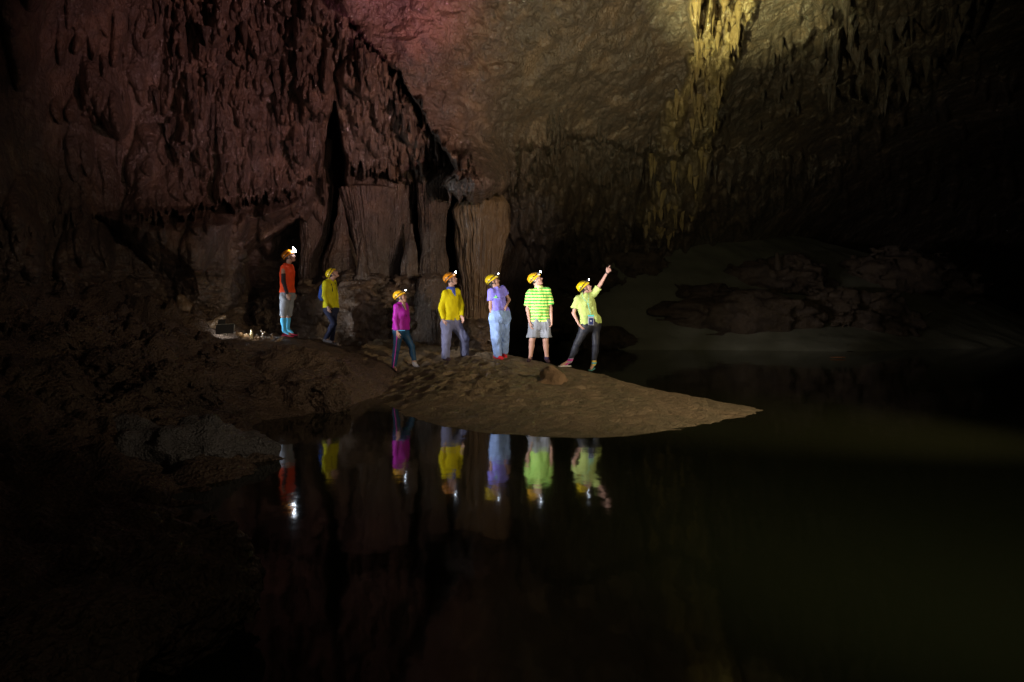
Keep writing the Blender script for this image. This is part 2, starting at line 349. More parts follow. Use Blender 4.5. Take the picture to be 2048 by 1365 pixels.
# layered rock of the lower wall
lw = sstep(500, 560, PY) * sstep(1000, 900, PX)
D += lw * (0.35 * fbm(Xw / 1.1, D * 0.3, Zw / 0.16, 3) + 0.3 * fbm(Xw / 0.7, D / 0.7, Zw / 0.5, 3, True))
D = np.clip(D, 3.5, 75)
Xw = (PX - CX) / F * D; Zw = CH + (HY - PY) / F * D
def shell_depth(px, py):
    i = min(max(np.searchsorted(GX, px), 0), len(GX) - 1); j = min(max(np.searchsorted(GY, py), 0), len(GY) - 1)
    return float(D[j, i])
ny, nx = PX.shape
idx = np.arange(nx * ny).reshape(ny, nx)
Q = np.stack([idx[:-1, :-1], idx[:-1, 1:], idx[1:, 1:], idx[1:, :-1]], -1).reshape(-1, 4)
zc = Zw.ravel()[Q].max(1); Q = Q[zc > -0.4]
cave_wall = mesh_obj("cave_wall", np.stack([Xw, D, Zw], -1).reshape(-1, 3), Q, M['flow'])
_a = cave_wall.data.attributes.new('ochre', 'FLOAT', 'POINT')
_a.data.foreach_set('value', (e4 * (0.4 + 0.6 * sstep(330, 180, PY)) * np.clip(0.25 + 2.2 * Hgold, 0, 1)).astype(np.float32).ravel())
tag(cave_wall, "wet brown flowstone wall and ceiling of the cave chamber", kind="structure")

# ------------------------------------------------------------------ water
def water_mat():
    m, nt, b = _new('still_water'); L = nt.links.new
    b.inputs['Base Color'].default_value = (0.013, 0.014, 0.006, 1)
    b.inputs['Roughness'].default_value = 0.06; b.inputs['IOR'].default_value = 1.23
    tc = N(nt, "ShaderNodeTexCoord"); mp = N(nt, "ShaderNodeMapping"); mp.inputs['Scale'].default_value = (1, 0.8, 1)
    L(tc.outputs['Object'], mp.inputs[0])
    n = N(nt, "ShaderNodeTexNoise"); n.inputs['Scale'].default_value = 2.2; n.inputs['Detail'].default_value = 3; L(mp.outputs[0], n.inputs[0])
    bp = N(nt, "ShaderNodeBump"); bp.inputs['Distance'].default_value = 0.003; bp.inputs['Strength'].default_value = 1
    L(n.outputs[0], bp.inputs['Height']); L(bp.outputs[0], b.inputs['Normal'])
    return m
M['water'] = water_mat()
wv = np.array([(-60, -20, 0), (90, -20, 0), (90, 120, 0), (-60, 120, 0)], float)
water = mesh_obj("water", wv, np.array([[0, 1, 2, 3]]), M['water'])
tag(water, "still dark cave pool reflecting the cavers", kind="structure")

# ------------------------------------------------------------------ sand bar and banks (height fields in metres)
def shore(px, py):
    d = F * CH / (py - HY); return ((px - CX) / F * d, d)
def ground(px, py, d):            # a point of ground seen at px,py at depth d
    x, y, z = at(px, py, d); return (x, y, z)
FEET = []                         # soles, filled from the people table so that the ground carries them
def heightfield(name, pts, x0, x1, y0, y1, step, mat, relief, floor=-0.6, clip=None, smooth_r=None):
    f = rbf([(p[0], p[1]) for p in pts], [p[2] for p in pts], 10.0)
    xs = np.arange(x0, x1, step); ys = np.arange(y0, y1, step)
    X, Y = np.meshgrid(xs, ys); Z = f(X, Y)
    k = np.ones_like(Z)
    for fx, fy, fz in FEET:
        k *= 1 - 0.93 * np.exp(-((X - fx) ** 2 + (Y - fy) ** 2) / 0.03)
    Z = Z + relief(X, Y, Z) * k
    Z = np.maximum(Z, floor)
    n1, n2 = X.shape; idx = np.arange(n1 * n2).reshape(n1, n2)
    Q = np.stack([idx[:-1, :-1], idx[:-1, 1:], idx[1:, 1:], idx[1:, :-1]], -1).reshape(-1, 4)
    keep = Z.ravel()[Q].max(1) > -0.12
    if clip is not None: keep &= clip(X.ravel()[Q].mean(1), Y.ravel()[Q].mean(1))
    o = mesh_obj(name, np.stack([X, Y, Z], -1).reshape(-1, 3), Q[keep], mat)
    return o, f

# ------------------------------------------------------------------ people table (photo pixels + depth offset in metres from the person's depth)
PEOPLE = [
 dict(key='red', d=14.7, skin='skin2', head=(580, 514), yaw=0, pitch=14, hs=1.0,
  sa=(567,537,-.18), sb=(582,535,.18), ha=(571,594,-.09), hb=(579,594,.09),
  ea=(567,563,-.23), wa=(574.5,587,-.25), fa=(578.5,602,-.24), eb=(585,565,.2), wb=(588,588,.16), fb=(589,600,.12),
  ka=(567.5,631,-.09), aa=(568.5,662,-.09), La=(566.5,672,-.09), Ta=(585,674.5,-.16), kb=(576.5,631,.09), ab=(575,660,.08), Lb=(573,669,.08), Tb=(589,671,.04)),
 dict(key='back', d=15.7, skin='skin', head=(666.5, 548.5), yaw=0, pitch=34, hs=.98,
  sa=(651,568,-.17), sb=(667,564,.17), ha=(657,620,-.08), hb=(667,620,.08),
  ea=(648.5,592,-.22), wa=(656,614,-.23), fa=(660.5,629,-.2), eb=(672,590,.2), wb=(674,612,.15), fb=(673,622,.1),
  ka=(668,648,-.08), aa=(652,677,-.08), La=(649,685,-.08), Ta=(661,687,-.12), kb=(667,651,.08), ab=(664,682,.08), Lb=(661.5,689.5,.08), Tb=(674,691.5,.02)),
 dict(key='purple', d=13.8, skin='skin2', head=(802, 595), yaw=-8, pitch=12, hs=.95, female=True,
  sa=(793,614,-.12), sb=(811,612,.12), ha=(797,664,-.07), hb=(807,664,.07),
  ea=(790,640,-.19), wa=(795,664,-.2), fa=(797,682,-.19), eb=(815,640,.15), wb=(813,660,.12), fb=(812,676,.1),
  ka=(792.5,701,-.1), aa=(787.5,735,-.1), La=(785,742,-.1), Ta=(795,744.5,-.25), kb=(823.5,693,.08), ab=(829.5,729,.08), Lb=(827,737.5,.1), Tb=(840,739,.0)),
 dict(key='yellow', d=14.0, skin='skin', head=(903, 560), yaw=-12, pitch=16, hs=1.0,
  sa=(889.5,588,-.12), sb=(914.5,583,.12), ha=(894,650,-.08), hb=(911,649,.08),
  ea=(881.5,617,-.17), wa=(886.5,640,-.2), fa=(891.5,656,-.2), eb=(924,611,.12), wb=(923,633,.0), fb=(928,646,-.04),
  ka=(892.5,685,-.12), aa=(891,714,-.08), La=(888,721,-.05), Ta=(899,722.5,-.2), kb=(929,677,.05), ab=(930,709,.12), Lb=(927,717,.15), Tb=(939,718.5,.0)),
 dict(key='violet', d=13.5, skin='skin2', head=(987.5, 563.5), yaw=-8, pitch=16, hs=.96, female=True,
  sa=(981.5,584,-.11), sb=(1005,578,.11), ha=(992,637,-.08), hb=(1008.5,636,.08),
  ea=(981,615,-.12), wa=(985,640,-.14), fa=(988,657,-.14), eb=(1018,600,.16), wb=(1013,612,.0), fb=(1008,620,-.06),
  ka=(992,677,-.1), aa=(995.5,709,-.08), La=(990.5,717.5,-.05), Ta=(1002.5,719.5,-.17), kb=(1008,672,.08), ab=(1008,702,.1), Lb=(1003,712.5,.15), Tb=(1010,715.5,.0)),
 dict(key='striped', d=13.5, skin='skin', head=(1073, 560.5), yaw=-10, pitch=20, hs=1.0,
  sa=(1060,586.5,-.05), sb=(1094.5,582,.05), ha=(1070,652,-.03), hb=(1088,651,.03),
  ea=(1055,619,-.05), wa=(1059.5,645,-.12), fa=(1063,664,-.15), eb=(1101,617,.05), wb=(1103,640,-.03), fb=(1102.5,656,-.07),
  ka=(1064,681,-.05), aa=(1061,714,.0), La=(1060.5,722,.05), Ta=(1056.5,725,-.18), kb=(1091,681,.0), ab=(1093.5,715,.03), Lb=(1092.5,722,.1), Tb=(1097,726.5,-.12)),
 dict(key='pointing', d=13.3, skin='skin', head=(1171, 576.5), yaw=-10, pitch=24, hs=.96, female=True,
  sa=(1155,599,-.05), sb=(1186.5,589,.05), ha=(1171,655,-.05), hb=(1190,652,.05),
  ea=(1147,627,-.02), wa=(1157.5,649,-.12), fa=(1167,660,-.17), eb=(1201,568,.05), wb=(1214,546,.02), fb=(1224.5,530,.0),
  ka=(1154,688,-.1), aa=(1140,722,-.05), La=(1139,733.5,-.02), Ta=(1117.5,734,-.12), kb=(1191.5,688,.0), ab=(1188,727,.03), Lb=(1187,738.5,.08), Tb=(1180,742,-.12)),
]
for p in PEOPLE:
    for k in ('La', 'Ta', 'Lb', 'Tb'):
        FEET.append(at(p[k][0], p[k][1], p['d'] + p[k][2]))
    p['ground'] = FEET[-4:]

def rel_sand(X, Y, Z):
    d = sstep(-0.02, 0.25, Z)
    r = 0.045 * fbm(X / 0.7, Y / 0.4, X * 0, 5) + 0.022 * fbm(X / 0.13, Y / 0.09, X * 0 + 3, 3)
    left = sstep(0.9, -0.6, X) * sstep(9.5, 11.0, Y)
    r = r + left * 0.11 * fbm(X / 0.45 + 2, Y / 0.28, X * 0 + 8, 4, True)
    rg = np.random.default_rng(21)                                   # footprints and scoops
    for i in range(46):
        cx, cy = rg.uniform(-0.8, 3.0), rg.uniform(8.6, 12.8); a = rg.uniform(-.5, .5)
        u = (X - cx) * math.cos(a) + (Y - cy) * math.sin(a); v = -(X - cx) * math.sin(a) + (Y - cy) * math.cos(a)
        g = np.exp(-(u / rg.uniform(.07, .15)) ** 2 - (v / rg.uniform(.05, .09)) ** 2)
        r = r - rg.uniform(.03, .065) * g
    return r * (0.5 + 0.6 * d) + 0.018 * fbm(X / 0.25, Y / 0.25, X * 0 + 31, 3)
S0 = [shore(*q) + (0.0,) for q in ((1550,822),(1450,846),(1350,866),(1210,883),(1100,877),(1030,872),(960,868),(870,858),(800,834),(780,800),(762,776))]
sand_pts = S0 + [(4.05,10.2,.0),(5.4,10.2,-.3),(3.6,8.3,-.35),(2.4,7.4,-.35),(1.2,6.8,-.4),(-.4,7.2,-.35),(-1.8,8.2,-.4),(-2.9,10.5,-.3),(-3.3,12.4,-.2),
  (3.35,10.75,.06),(2.9,11.2,.12),(2.3,11.9,.19),(1.9,12.5,.24),(1.5,13.5,.28),(0,14.1,.5),(-.35,14.2,.56),(-.85,14.5,.63),(-1.4,14.8,.62),
  (0,15.8,.2),(1.5,14.9,-.05),(3,12.9,-.3),(4.4,11.3,-.3),(2,16.5,-.5),(0,17.5,-.2),(-1.5,17,.5),(-2.4,15.5,.6),(-3,16.5,.72),(-3.6,14.8,.62),(-2.9,13.9,.32),
  (-1.9,12.2,.12),(-1.2,11,.17),(-1.2,9.8,.07),(0,9.6,.17),(0,11,.27),(1,9.6,.15),(1,11,.29),(2,9.6,.12),(2,11,.20),(2.8,10,.09),(.8,12.3,.36),(-.5,12.6,.38)]
sand_pts += [g for g in FEET if g[0] > -3.2]
sand, sand_f = heightfield("sand_bank", sand_pts, -3.3, 4.6, 7.2, 17.6, 0.03, M['sand'], rel_sand)
tag(sand, "brown footprint-marked sand bar running out into the pool", kind="structure")

def rel_rock(X, Y, Z):
    q = 0.5 * fbm(X / 1.3, Y / 1.3, X * 0 + 5, 3)
    c = np.abs(fbm(X / 1.5 + q, Y / 1.5 - q, X * 0 + 12, 3)); r = 0.55 * fbm(X / 0.9 + q, Y / 0.9 + q, X * 0 + 2, 5, True) - 0.34 + 0.9 * np.minimum(c, 0.3) + 0.13 * fbm(X / 0.36, Y / 0.36, X * 0, 4, True)
    k = 0.35 + 0.65 * sstep(0.0, 0.5, Z)
    flat = sstep(-7.2, -5.8, X) * sstep(-1.6, -2.6, X) * sstep(11.9, 12.8, Y)
    return r * k * (1 - 0.72 * flat) * (1 - 0.4 * sstep(-5.2, -4.6, X) * sstep(9.3, 9.9, Y)) - 0.05 * flat
R0 = [shore(*q) + (0.0,) for q in ((690,821),(600,826),(510,833),(480,852),(500,880),(556,917),(480,937),(390,956),(312,970),(330,1002),(245,1042),(375,1062),(440,1110),(512,1190),(500,1280),(480,1365),(440,1600))]
bank_pts = R0 + [shore(592,905) + (-.25,), shore(592,935) + (-.3,), shore(545,960) + (-.3,), shore(560,880) + (-.25,), shore(600,860) + (-.2,)] + [g for g in FEET if g[0] <= -3.2] + [ground(*q) for q in ((690,716,12.2),(600,706,12.5),(520,702,12.5),(690,770,11.0),(600,768,11.0),(530,768,11.0),(500,684,14.0),(540,682,14.2),(480,678,14.3),(450,676,14.4),(400,680,14.0),
   (690,702,15.2),(600,680,15.4),(700,690,17),(640,670,17.5),(540,665,17),(440,660,16.5),
   (420,715,10.5),(360,720,11),(440,780,9.6),(300,700,11.5),(200,680,11.5),(100,660,11),(0,640,10),(300,790,9),(150,770,8.5),(0,760,8),
   (480,868,7.9),(430,850,7.6),(330,842,7.4),(240,830,7.5),(480,892,7.1),(400,905,6.7),(120,900,6.2),(0,880,6),(250,960,5.6),(120,1000,5),(0,980,5),
   (330,1075,4.0),(400,1120,3.6),(300,1180,3.4),(440,1200,3.1),(200,1150,3.8),(100,1100,4),(350,1300,2.7),(200,1300,3),(0,1200,3.5),(300,1500,2.1))] + \
  [(-2.0,10.4,-.6),(-2.1,11.2,-.5),(-2.1,9.9,-.5),(-1.9,11.5,-.4),(-1.9,9.5,-.4),(-2.6,8.4,-.35),(-3.3,9.1,-.1),(-1.4,6.8,-.4),(-2.3,5.9,-.3),(-1.6,4.9,-.3),(-.8,3.8,-.35),(-.4,2.4,-.4),(-2.3,12.6,.05),(-2.2,14.2,.35),(-2.2,16,.6),(-9,15,2.5),(-9,8,2),(-9,3,1.5),(-5,1,1.0),(-1.6,1,.1)]
bank, bank_f = heightfield("rocky_bank", bank_pts, -9.5, -1.4, 1.0, 18.6, 0.035, M['dark'], rel_rock,
                           clip=lambda x, y: (x < -2.0) | (y < 10.2))
tag(bank, "dark rocky bank on the left side of the pool", kind="structure")

# far silt slope beyond the water
slope_pts = [shore(*q) + (0.0,) for q in ((1040,699),(1200,699),(1400,700),(1560,702),(1700,704))] + \
  [ground(*q) for q in ((1040,640,27),(1050,560,28.5),(1120,530,29),(1200,470,30.5),(1300,478,31.5),(1440,490,32.5),(1560,500,33.5),(1700,520,34),(1900,560,36),(2048,640,37),(1850,700,26),(1200,600,27.6),(1400,590,28.6),(1600,600,29.5))] + [(0,22,-1.5),(8,22,-1.5),(18,22,-1.5)]
slope, slope_f = heightfield("silt_slope", slope_pts, 0.3, 26, 24.5, 36.5, 0.12, M['silt'], lambda X, Y, Z: 0.10 * fbm(X / 1.5, Y / 1.2, X * 0, 4) + 0.012 * np.sin(Z * 9 + 2 * fbm(X / 3, Y / 3, X * 0, 2)))
tag(slope, "smooth grey silt slope rising beyond the water", kind="structure")

# ------------------------------------------------------------------ implicit surfaces (used for bodies, clothes and odd rocks)
def surface_nets(Fv, xs, ys, zs):
    nx, ny, nz = Fv.shape
    ins = Fv < 0
    c = [ins[i:nx-1+i, j:ny-1+j, k:nz-1+k] for i in (0, 1) for j in (0, 1) for k in (0, 1)]
    s = sum(a.astype(np.int8) for a in c)
    act = (s > 0) & (s < 8)
    I, J, K = np.nonzero(act)
    if len(I) == 0: return np.zeros((0, 3)), np.zeros((0, 4), int)
    vid = -np.ones(act.shape, int); vid[I, J, K] = np.arange(len(I))
    acc = np.zeros((len(I), 3)); cnt = np.zeros(len(I))
    cr = [(i, j, k) for i in (0, 1) for j in (0, 1) for k in (0, 1)]
    for a in cr:
        for ax in range(3):
            if a[ax] == 1: continue
            b = list(a); b[ax] = 1
            fa = Fv[I + a[0], J + a[1], K + a[2]]; fb = Fv[I + b[0], J + b[1], K + b[2]]
            m = (fa < 0) != (fb < 0)
            t = np.where(m, fa / np.where(m, fa - fb, 1), 0)
            P = np.stack([xs[I + a[0]], ys[J + a[1]], zs[K + a[2]]], -1)
            R = np.stack([xs[I + b[0]], ys[J + b[1]], zs[K + b[2]]], -1)
            acc += np.where(m[:, None], P + t[:, None] * (R - P), 0); cnt += m
    V = acc / np.maximum(cnt, 1)[:, None]
    quads = []
    for ax in range(3):
        sl0 = [slice(1, n - 1) for n in (nx, ny, nz)]; sl0[ax] = slice(0, (nx, ny, nz)[ax] - 1)
        sl1 = list(sl0); sl1[ax] = slice(1, (nx, ny, nz)[ax])
        a, b = ins[tuple(sl0)], ins[tuple(sl1)]
        u, v = (ax + 1) % 3, (ax + 2) % 3
        for flip, m in ((False, a & ~b), (True, ~a & b)):
            g = np.stack(np.nonzero(m), -1)
            if len(g) == 0: continue
            g = g + np.array([1 if i != ax else 0 for i in range(3)])
            def vv(du, dv):
                h = g.copy(); h[:, u] += du; h[:, v] += dv
                return vid[h[:, 0], h[:, 1], h[:, 2]]
            q = np.stack([vv(-1, -1), vv(0, -1), vv(0, 0), vv(-1, 0)], -1)
            quads.append(q[:, ::-1] if flip else q)
    Qd = np.concatenate(quads); Qd = Qd[(Qd >= 0).all(1)]
    return V, Qd
def build_sdf(fn, lo, hi, h):
    ax = [np.arange(a - 2 * h, b + 3 * h, h) for a, b in zip(lo, hi)]
    X, Y, Z = np.meshgrid(*ax, indexing='ij')
    return surface_nets(fn(X, Y, Z), *ax)
def caps(X, Y, Z, a, b, ra, rb_=None):
    rb_ = ra if rb_ is None else rb_
    a = np.asarray(a, float); b = np.asarray(b, float); e = b - a; L2 = max(float(e @ e), 1e-9)
    t = np.clip(((X - a[0]) * e[0] + (Y - a[1]) * e[1] + (Z - a[2]) * e[2]) / L2, 0, 1)
    return np.sqrt((X - a[0] - t * e[0]) ** 2 + (Y - a[1] - t * e[1]) ** 2 + (Z - a[2] - t * e[2]) ** 2) - (ra + (rb_ - ra) * t)
def ell(x, y, z, c, r):
    k = np.sqrt(((x - c[0]) / r[0]) ** 2 + ((y - c[1]) / r[1]) ** 2 + ((z - c[2]) / r[2]) ** 2)
    return (k - 1) * min(r)
def smin(a, b, k):
    h = np.clip(0.5 + 0.5 * (b - a) / k, 0, 1); return b + (a - b) * h - k * h * (1 - h)
def smax(a, b, k): return -smin(-a, -b, k)
def lerp(a, b, t): return np.asarray(a) * (1 - t) + np.asarray(b) * t
def unit(v): v = np.asarray(v, float); return v / np.linalg.norm(v)

# ------------------------------------------------------------------ dripstone things
def tube(rows, nth, flute, seed, tilt=(0, 0)):
    """rows: (z, cx, cy, rx, ry) from top to bottom; fluted closed tube"""
    rg = np.random.default_rng(seed); ph = rg.uniform(0, 50)
    th = np.linspace(0, 2 * math.pi, nth, endpoint=False)
    V = []
    for (z, cx, cy, rx, ry) in rows:
        c, s = np.cos(th), np.sin(th)
        a = fbm(c * 3.1 + ph, s * 3.1, z * 0.35 + np.zeros_like(th), 3) * 0.5 + fbm(c * 9 + ph, s * 9, z * 0.25 + np.zeros_like(th), 2, True) * 0.5
        b = fbm(c * 2 + ph, s * 2, z * 2.2 + np.zeros_like(th), 3)
        k = 1 + flute * a * (0.5 + 1.2 * sstep(-.3, .4, fbm(c * 1.5, s * 1.5 + ph, z * 1.1 + np.zeros_like(th), 2))) + 0.45 * flute * b + 0.3 * flute * fbm(c * 21 + ph, s * 21, z * 0.5 + np.zeros_like(th), 2)
        V.append(np.stack([cx + rx * c * k, cy + ry * s * k, np.full(nth, z)], -1))
    n = len(rows); V = np.concatenate(V + [np.array([[rows[0][1], rows[0][2], rows[0][0]]]), np.array([[rows[-1][1], rows[-1][2], rows[-1][0]]])])
    i = np.arange(n - 1)[:, None] * nth; j = np.arange(nth)[None, :]; j2 = (j + 1) % nth
    Q = np.stack([i + j, i + nth + j, i + nth + j2, i + j2], -1).reshape(-1, 4)
    jj = np.arange(nth); t0 = n * nth
    Q = np.concatenate([Q, np.stack([np.full(nth, t0), jj, (jj + 1) % nth, (jj + 1) % nth], -1), np.stack([np.full(nth, t0 + 1), (n - 1) * nth + (jj + 1) % nth, (n - 1) * nth + jj, (n - 1) * nth + jj], -1)])
    return V, Q
def tri_quads(V, Q, *a, **k): return mesh_obj_mixed(V, Q, *a, **k)
def mesh_obj_mixed(name, V, Q, mat, parent=None):
    Q = np.asarray(Q); t = np.concatenate([Q[:, [0, 1, 2]], Q[Q[:, 2] != Q[:, 3]][:, [0, 2, 3]]])
    return mesh_obj(name, V, t, mat, parent)
def column(name, prof, d, ratio, flute, seed, mat, label, cat, nz=150, nth=200, group=None):
    py = np.array([p[0] for p in prof], float); l = np.array([p[1] for p in prof], float); r = np.array([p[2] for p in prof], float)
    yy = np.linspace(py[0], py[-1], nz); rows = []
    rg = np.random.default_rng(seed)
    wob = fbm(yy / 40 + seed, yy * 0, yy * 0, 3) * 5
    for y, w in zip(yy, wob):
        a = np.interp(y, py, l); b = np.interp(y, py, r)
        x0, _, z = at((a + b) / 2 + w * 0.5, y, d); rx = max((b - a) / 2 + w * 0.4, 0.8) / F * d
        rows.append((z, x0, d + rx * (ratio - 1) * 0.5, rx, rx * ratio))
    V, Q = tube(rows, nth, flute, seed)
    o = mesh_obj_mixed(name, V, Q, mat)
    tag(o, label, cat, group); return o
column("flowstone_column", [(372,932,996),(390,928,1000),(401,922,1006),(409,917,1011),(424,914,1013),(470,921,1008),(520,923,1003),(560,929,996),(620,933,988),(690,920,997),(735,895,1020)],
       17.9, 0.9, 0.30, 11, M['pale'], "great fluted dripstone column behind the caver in the violet shirt", "cave column", 260, 320)
column("flowstone_column", [(340,706,760),(374,700,770),(380,684,786),(392,688,782),(440,700,778),(500,712,774),(545,718,776),(600,712,784),(690,706,790)],
       17.9, 0.7, 0.22, 12, M['flow'], "broad pale flowstone block with a flat top, right of the tall stalagmite", "flowstone block", 220, 260)
column("flowstone_column", [(260,770,860),(340,758,836),(430,768,826),(500,765,820),(545,760,812),(600,752,818),(690,745,824)],
       18.3, 0.7, 0.24, 13, M['flow'], "ribbed flowstone block between the broad pale block and the dark slit", "flowstone block", 220, 260)
column("flowstone_column", [(270,830,915),(350,834,902),(420,840,893),(500,844,888),(560,838,896),(620,820,915),(700,800,940)],
       17.7, 0.8, 0.26, 14, M['flow'], "slim rippled dripstone column left of the great column", "cave column", 220, 220)
column("flowstone_column", [(280,590,662),(340,600,656),(380,598,661),(450,602,656),(500,606,648),(560,602,650),(700,596,656)],
       18.4, 0.8, 0.24, 15, M['flow'], "ribbed flowstone pillar behind the caver in red", "cave column", 180, 180)
column("flowstone_column", [(548,850,880),(560,838,893),(600,832,897),(680,826,904),(720,815,915)],
       16.8, 0.6, 0.14, 16, M['flow'], "squat wet flowstone boss behind the purple and yellow shirts", "flowstone block", 140, 160)
column("stalagmite", [(374,681,687),(390,680,688),(405,677,690),(430,677,691),(450,671,695),(470,669,697),(490,661,704),(520,648,716),(700,636,728)],
       17.7, 0.9, 0.26, 17, M['flow'], "tall knobbly stalagmite standing in the dark slit beside the broad block", "stalagmite", 120, 90)
column("stalagmite", [(448,821,825),(470,819,827),(490,812,830),(530,804,836),(690,796,844)],
       17.5, 0.9, 0.3, 18, M['flow'], "small pointed stalagmite in the narrow dark slit left of the slim column", "stalagmite", 80, 60)
column("stalagmite", [(476,722,727),(495,719,730),(530,716,733),(560,710,742)], 17.0, 0.9, 0.3, 19, M['flow'], "stubby stalagmite at the foot of the broad pale block", "stalagmite", 60, 50)

def spike(seed, n=26, nth=18):
    rg = np.random.default_rng(seed); rows = []
    for i in range(n):
        t = i / (n - 1)
        r = (1 - t ** 1.6) * (0.9 + 0.16 * math.sin(t * 7 + seed) + 0.10 * math.sin(t * 17 + seed * 2)) * 0.5
        rows.append((-t, 0.06 * math.sin(t * 4 + seed), 0.05 * math.cos(t * 3 + seed), max(r, .02) * 1.0, max(r, .02) * 0.8))
    return tube(rows, nth, 0.45, seed)
spike_src = {}
def stalactites(n, region, wlen, wrad, mat, label, group, seed):
    rg = np.random.default_rng(seed); placed = tries = 0; used = set()
    P = np.asarray(region, float)
    while placed < n:
        px = rg.uniform(P[:, 0].min(), P[:, 0].max()); py = rg.uniform(P[:, 1].min(), P[:, 1].max())
        if poly_sd(np.array([px]), np.array([py]), region)[0] < 0: continue
        ln = rg.uniform(*wlen); rad = rg.uniform(*wrad); d0 = shell_depth(px, py); v = int(rg.integers(0, 7)); rot = rg.uniform(0, 6.28)
        fx = (px - P[:, 0].min()) / max(1, np.ptp(P[:, 0])); fy = (py - P[:, 1].min()) / max(1, np.ptp(P[:, 1]))
        size = ("short", "mid-length", "long")[min(2, int(3 * (ln - wlen[0]) / (wlen[1] - wlen[0])))]; girth = "slim" if rad < sum(wrad) / 2 else "stout"
        part_ = ("upper", "middle", "lower")[min(2, int(fy * 3))] + " " + ("left", "centre", "right")[min(2, int(fx * 3))]
        lab = f"{size} {girth} {label}, {part_} of its cluster"
        if lab in used and tries < 3000: tries += 1; continue
        used.add(lab)
        dd = min(shell_depth(px + a, py + b) for a in (-3, 0, 3) for b in (0, ln * F / d0 * .5))
        if d0 - dd > 1.5: dd = d0
        key = (v, mat.name)
        if key not in spike_src:
            V, Q = spike(v + 1); Q = np.asarray(Q); t = np.concatenate([Q[:, [0, 1, 2]], Q[Q[:, 2] != Q[:, 3]][:, [0, 2, 3]]])
            o = mesh_obj("stalactite", V, t, mat); spike_src[key] = o
        else:
            o = spike_src[key].copy(); COL.objects.link(o)
        o.location = at(px, py, dd + rad * 0.15); o.location.z += 0.3 * ln
        o.scale = (rad * 2, rad * 2, ln); o.rotation_euler = (0.03 * math.sin(rot * 5), 0.03 * math.cos(rot * 7), rot)
        tag(o, lab, "stalactite", group); placed += 1
def fringe(pts, w=10):
    return [(x, y - w) for x, y in pts] + [(x, y + w) for x, y in reversed(pts)]
stalactites(12, [(1095,205),(1130,205),(1128,290),(1100,300)], (.25, .7), (.05, .12), M['flow'],
            "brown stalactite hanging alone on the mid ceiling", "stalactite tuft of the mid ceiling", 38)
stalactites(14, [(1180,235),(1300,230),(1300,320),(1200,300)], (.2, .7), (.04, .11), M['flow'],
            "olive stalactite left of the yellow belt", "stalactites left of the yellow belt", 39)
stalactites(16, [(1510,90),(1620,60),(1600,220),(1520,260)], (.25, .8), (.05, .12), M['flow'],
            "olive stalactite right of the yellow belt", "stalactites right of the yellow belt", 40)
stalactites(46, fringe([(845,345),(880,378),(920,400),(960,402),(1010,385),(1050,345),(1100,295),(1130,272)], 16), (.15, .55), (.03, .08), M['flow'],
            "brown stalactite on the great column's fringe", "stalactites fringing the great column", 31)
stalactites(40, [(640,20),(700,70),(780,150),(835,230),(895,320),(870,330),(800,230),(740,150),(660,70)], (.15, .6), (.03, .07), M['flow'],
            "reddish stalactite on the diagonal ridge", "stalactites on the diagonal ridge", 32)
stalactites(44, [(240,0),(620,0),(660,200),(640,320),(560,380),(430,400),(350,300),(240,120)], (.2, .75), (.05, .12), M['flow'],
            "reddish stalactite on the left curtain", "stalactites on the left curtain", 33)
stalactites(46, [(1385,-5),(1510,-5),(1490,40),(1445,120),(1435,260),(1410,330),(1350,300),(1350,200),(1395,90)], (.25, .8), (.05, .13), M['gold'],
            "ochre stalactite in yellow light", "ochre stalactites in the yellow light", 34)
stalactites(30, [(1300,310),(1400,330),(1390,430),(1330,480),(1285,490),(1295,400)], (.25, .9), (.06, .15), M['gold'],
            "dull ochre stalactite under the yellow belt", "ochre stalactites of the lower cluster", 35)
stalactites(40, [(1610,0),(1960,0),(1880,110),(1800,200),(1700,210),(1630,150)], (.4, 1.4), (.08, .22), M['flow'],
            "dark stalactite at upper right", "dark stalactites of the upper right", 36)
stalactites(30, fringe([(1040,340),(1130,320),(1250,340),(1480,350),(1560,350),(1640,350)], 22), (.3, .9), (.05, .14), M['flow'],
            "dim stalactite above the far slope", "dim stalactites above the far slope", 37)

def rock_blob(name, c, r, seed, h, mat, label, cat="boulder", group=None, rough=0.35, freq=1.6):
    c = np.asarray(c, float); rr = max(r); rg = np.random.default_rng(seed); o3 = rg.uniform(0, 40, 3)
    def fn(X, Y, Z):
        x, y, z = X - c[0], Y - c[1], Z - c[2]
        k = np.sqrt((x / r[0]) ** 2 + (y / r[1]) ** 2 + (z / r[2]) ** 2) - 1
        nn = fbm(x / rr * freq + o3[0], y / rr * freq + o3[1], z / rr * freq * 1.6 + o3[2], 4) + 0.5 * fbm(x / rr * freq * 2 + o3[1], y / rr * freq * 2, z / rr * freq * 4 + o3[2], 3, True) - .25
        return (k + rough * nn) * min(r)
    e = np.array(r) * 1.45
    V, Q = build_sdf(fn, c - e, c + e, h)
    o = mesh_obj(name, V, Q, mat); tag(o, label, cat, group); return o
def blob_at(name, px, py, d, wpx, hpx, depth, *a, **k):
    return rock_blob(name, at(px, py, d), (wpx / 2 / F * d, depth, hpx / 2 / F * d), *a, **k)
blob_at("rock_bulge", 420, 545, 16.0, 135, 190, .8, 50, .035, M['flow'], "big rounded wet rock bulge overhanging the work light", "rock bulge", rough=.28, freq=1.3)
blob_at("rock_ledge", 690, 640, 17.0, 250, 175, .75, 51, .045, M['flow'], "layered brown rock ledge behind the mustard-shirted caver", "rock ledge", rough=.42, freq=2.2)
blob_at("rock_ledge", 800, 635, 17.1, 160, 150, .6, 52, .045, M['flow'], "layered rock ledge between the magenta jacket and the broad flowstone block", "rock ledge", rough=.42, freq=2.0)
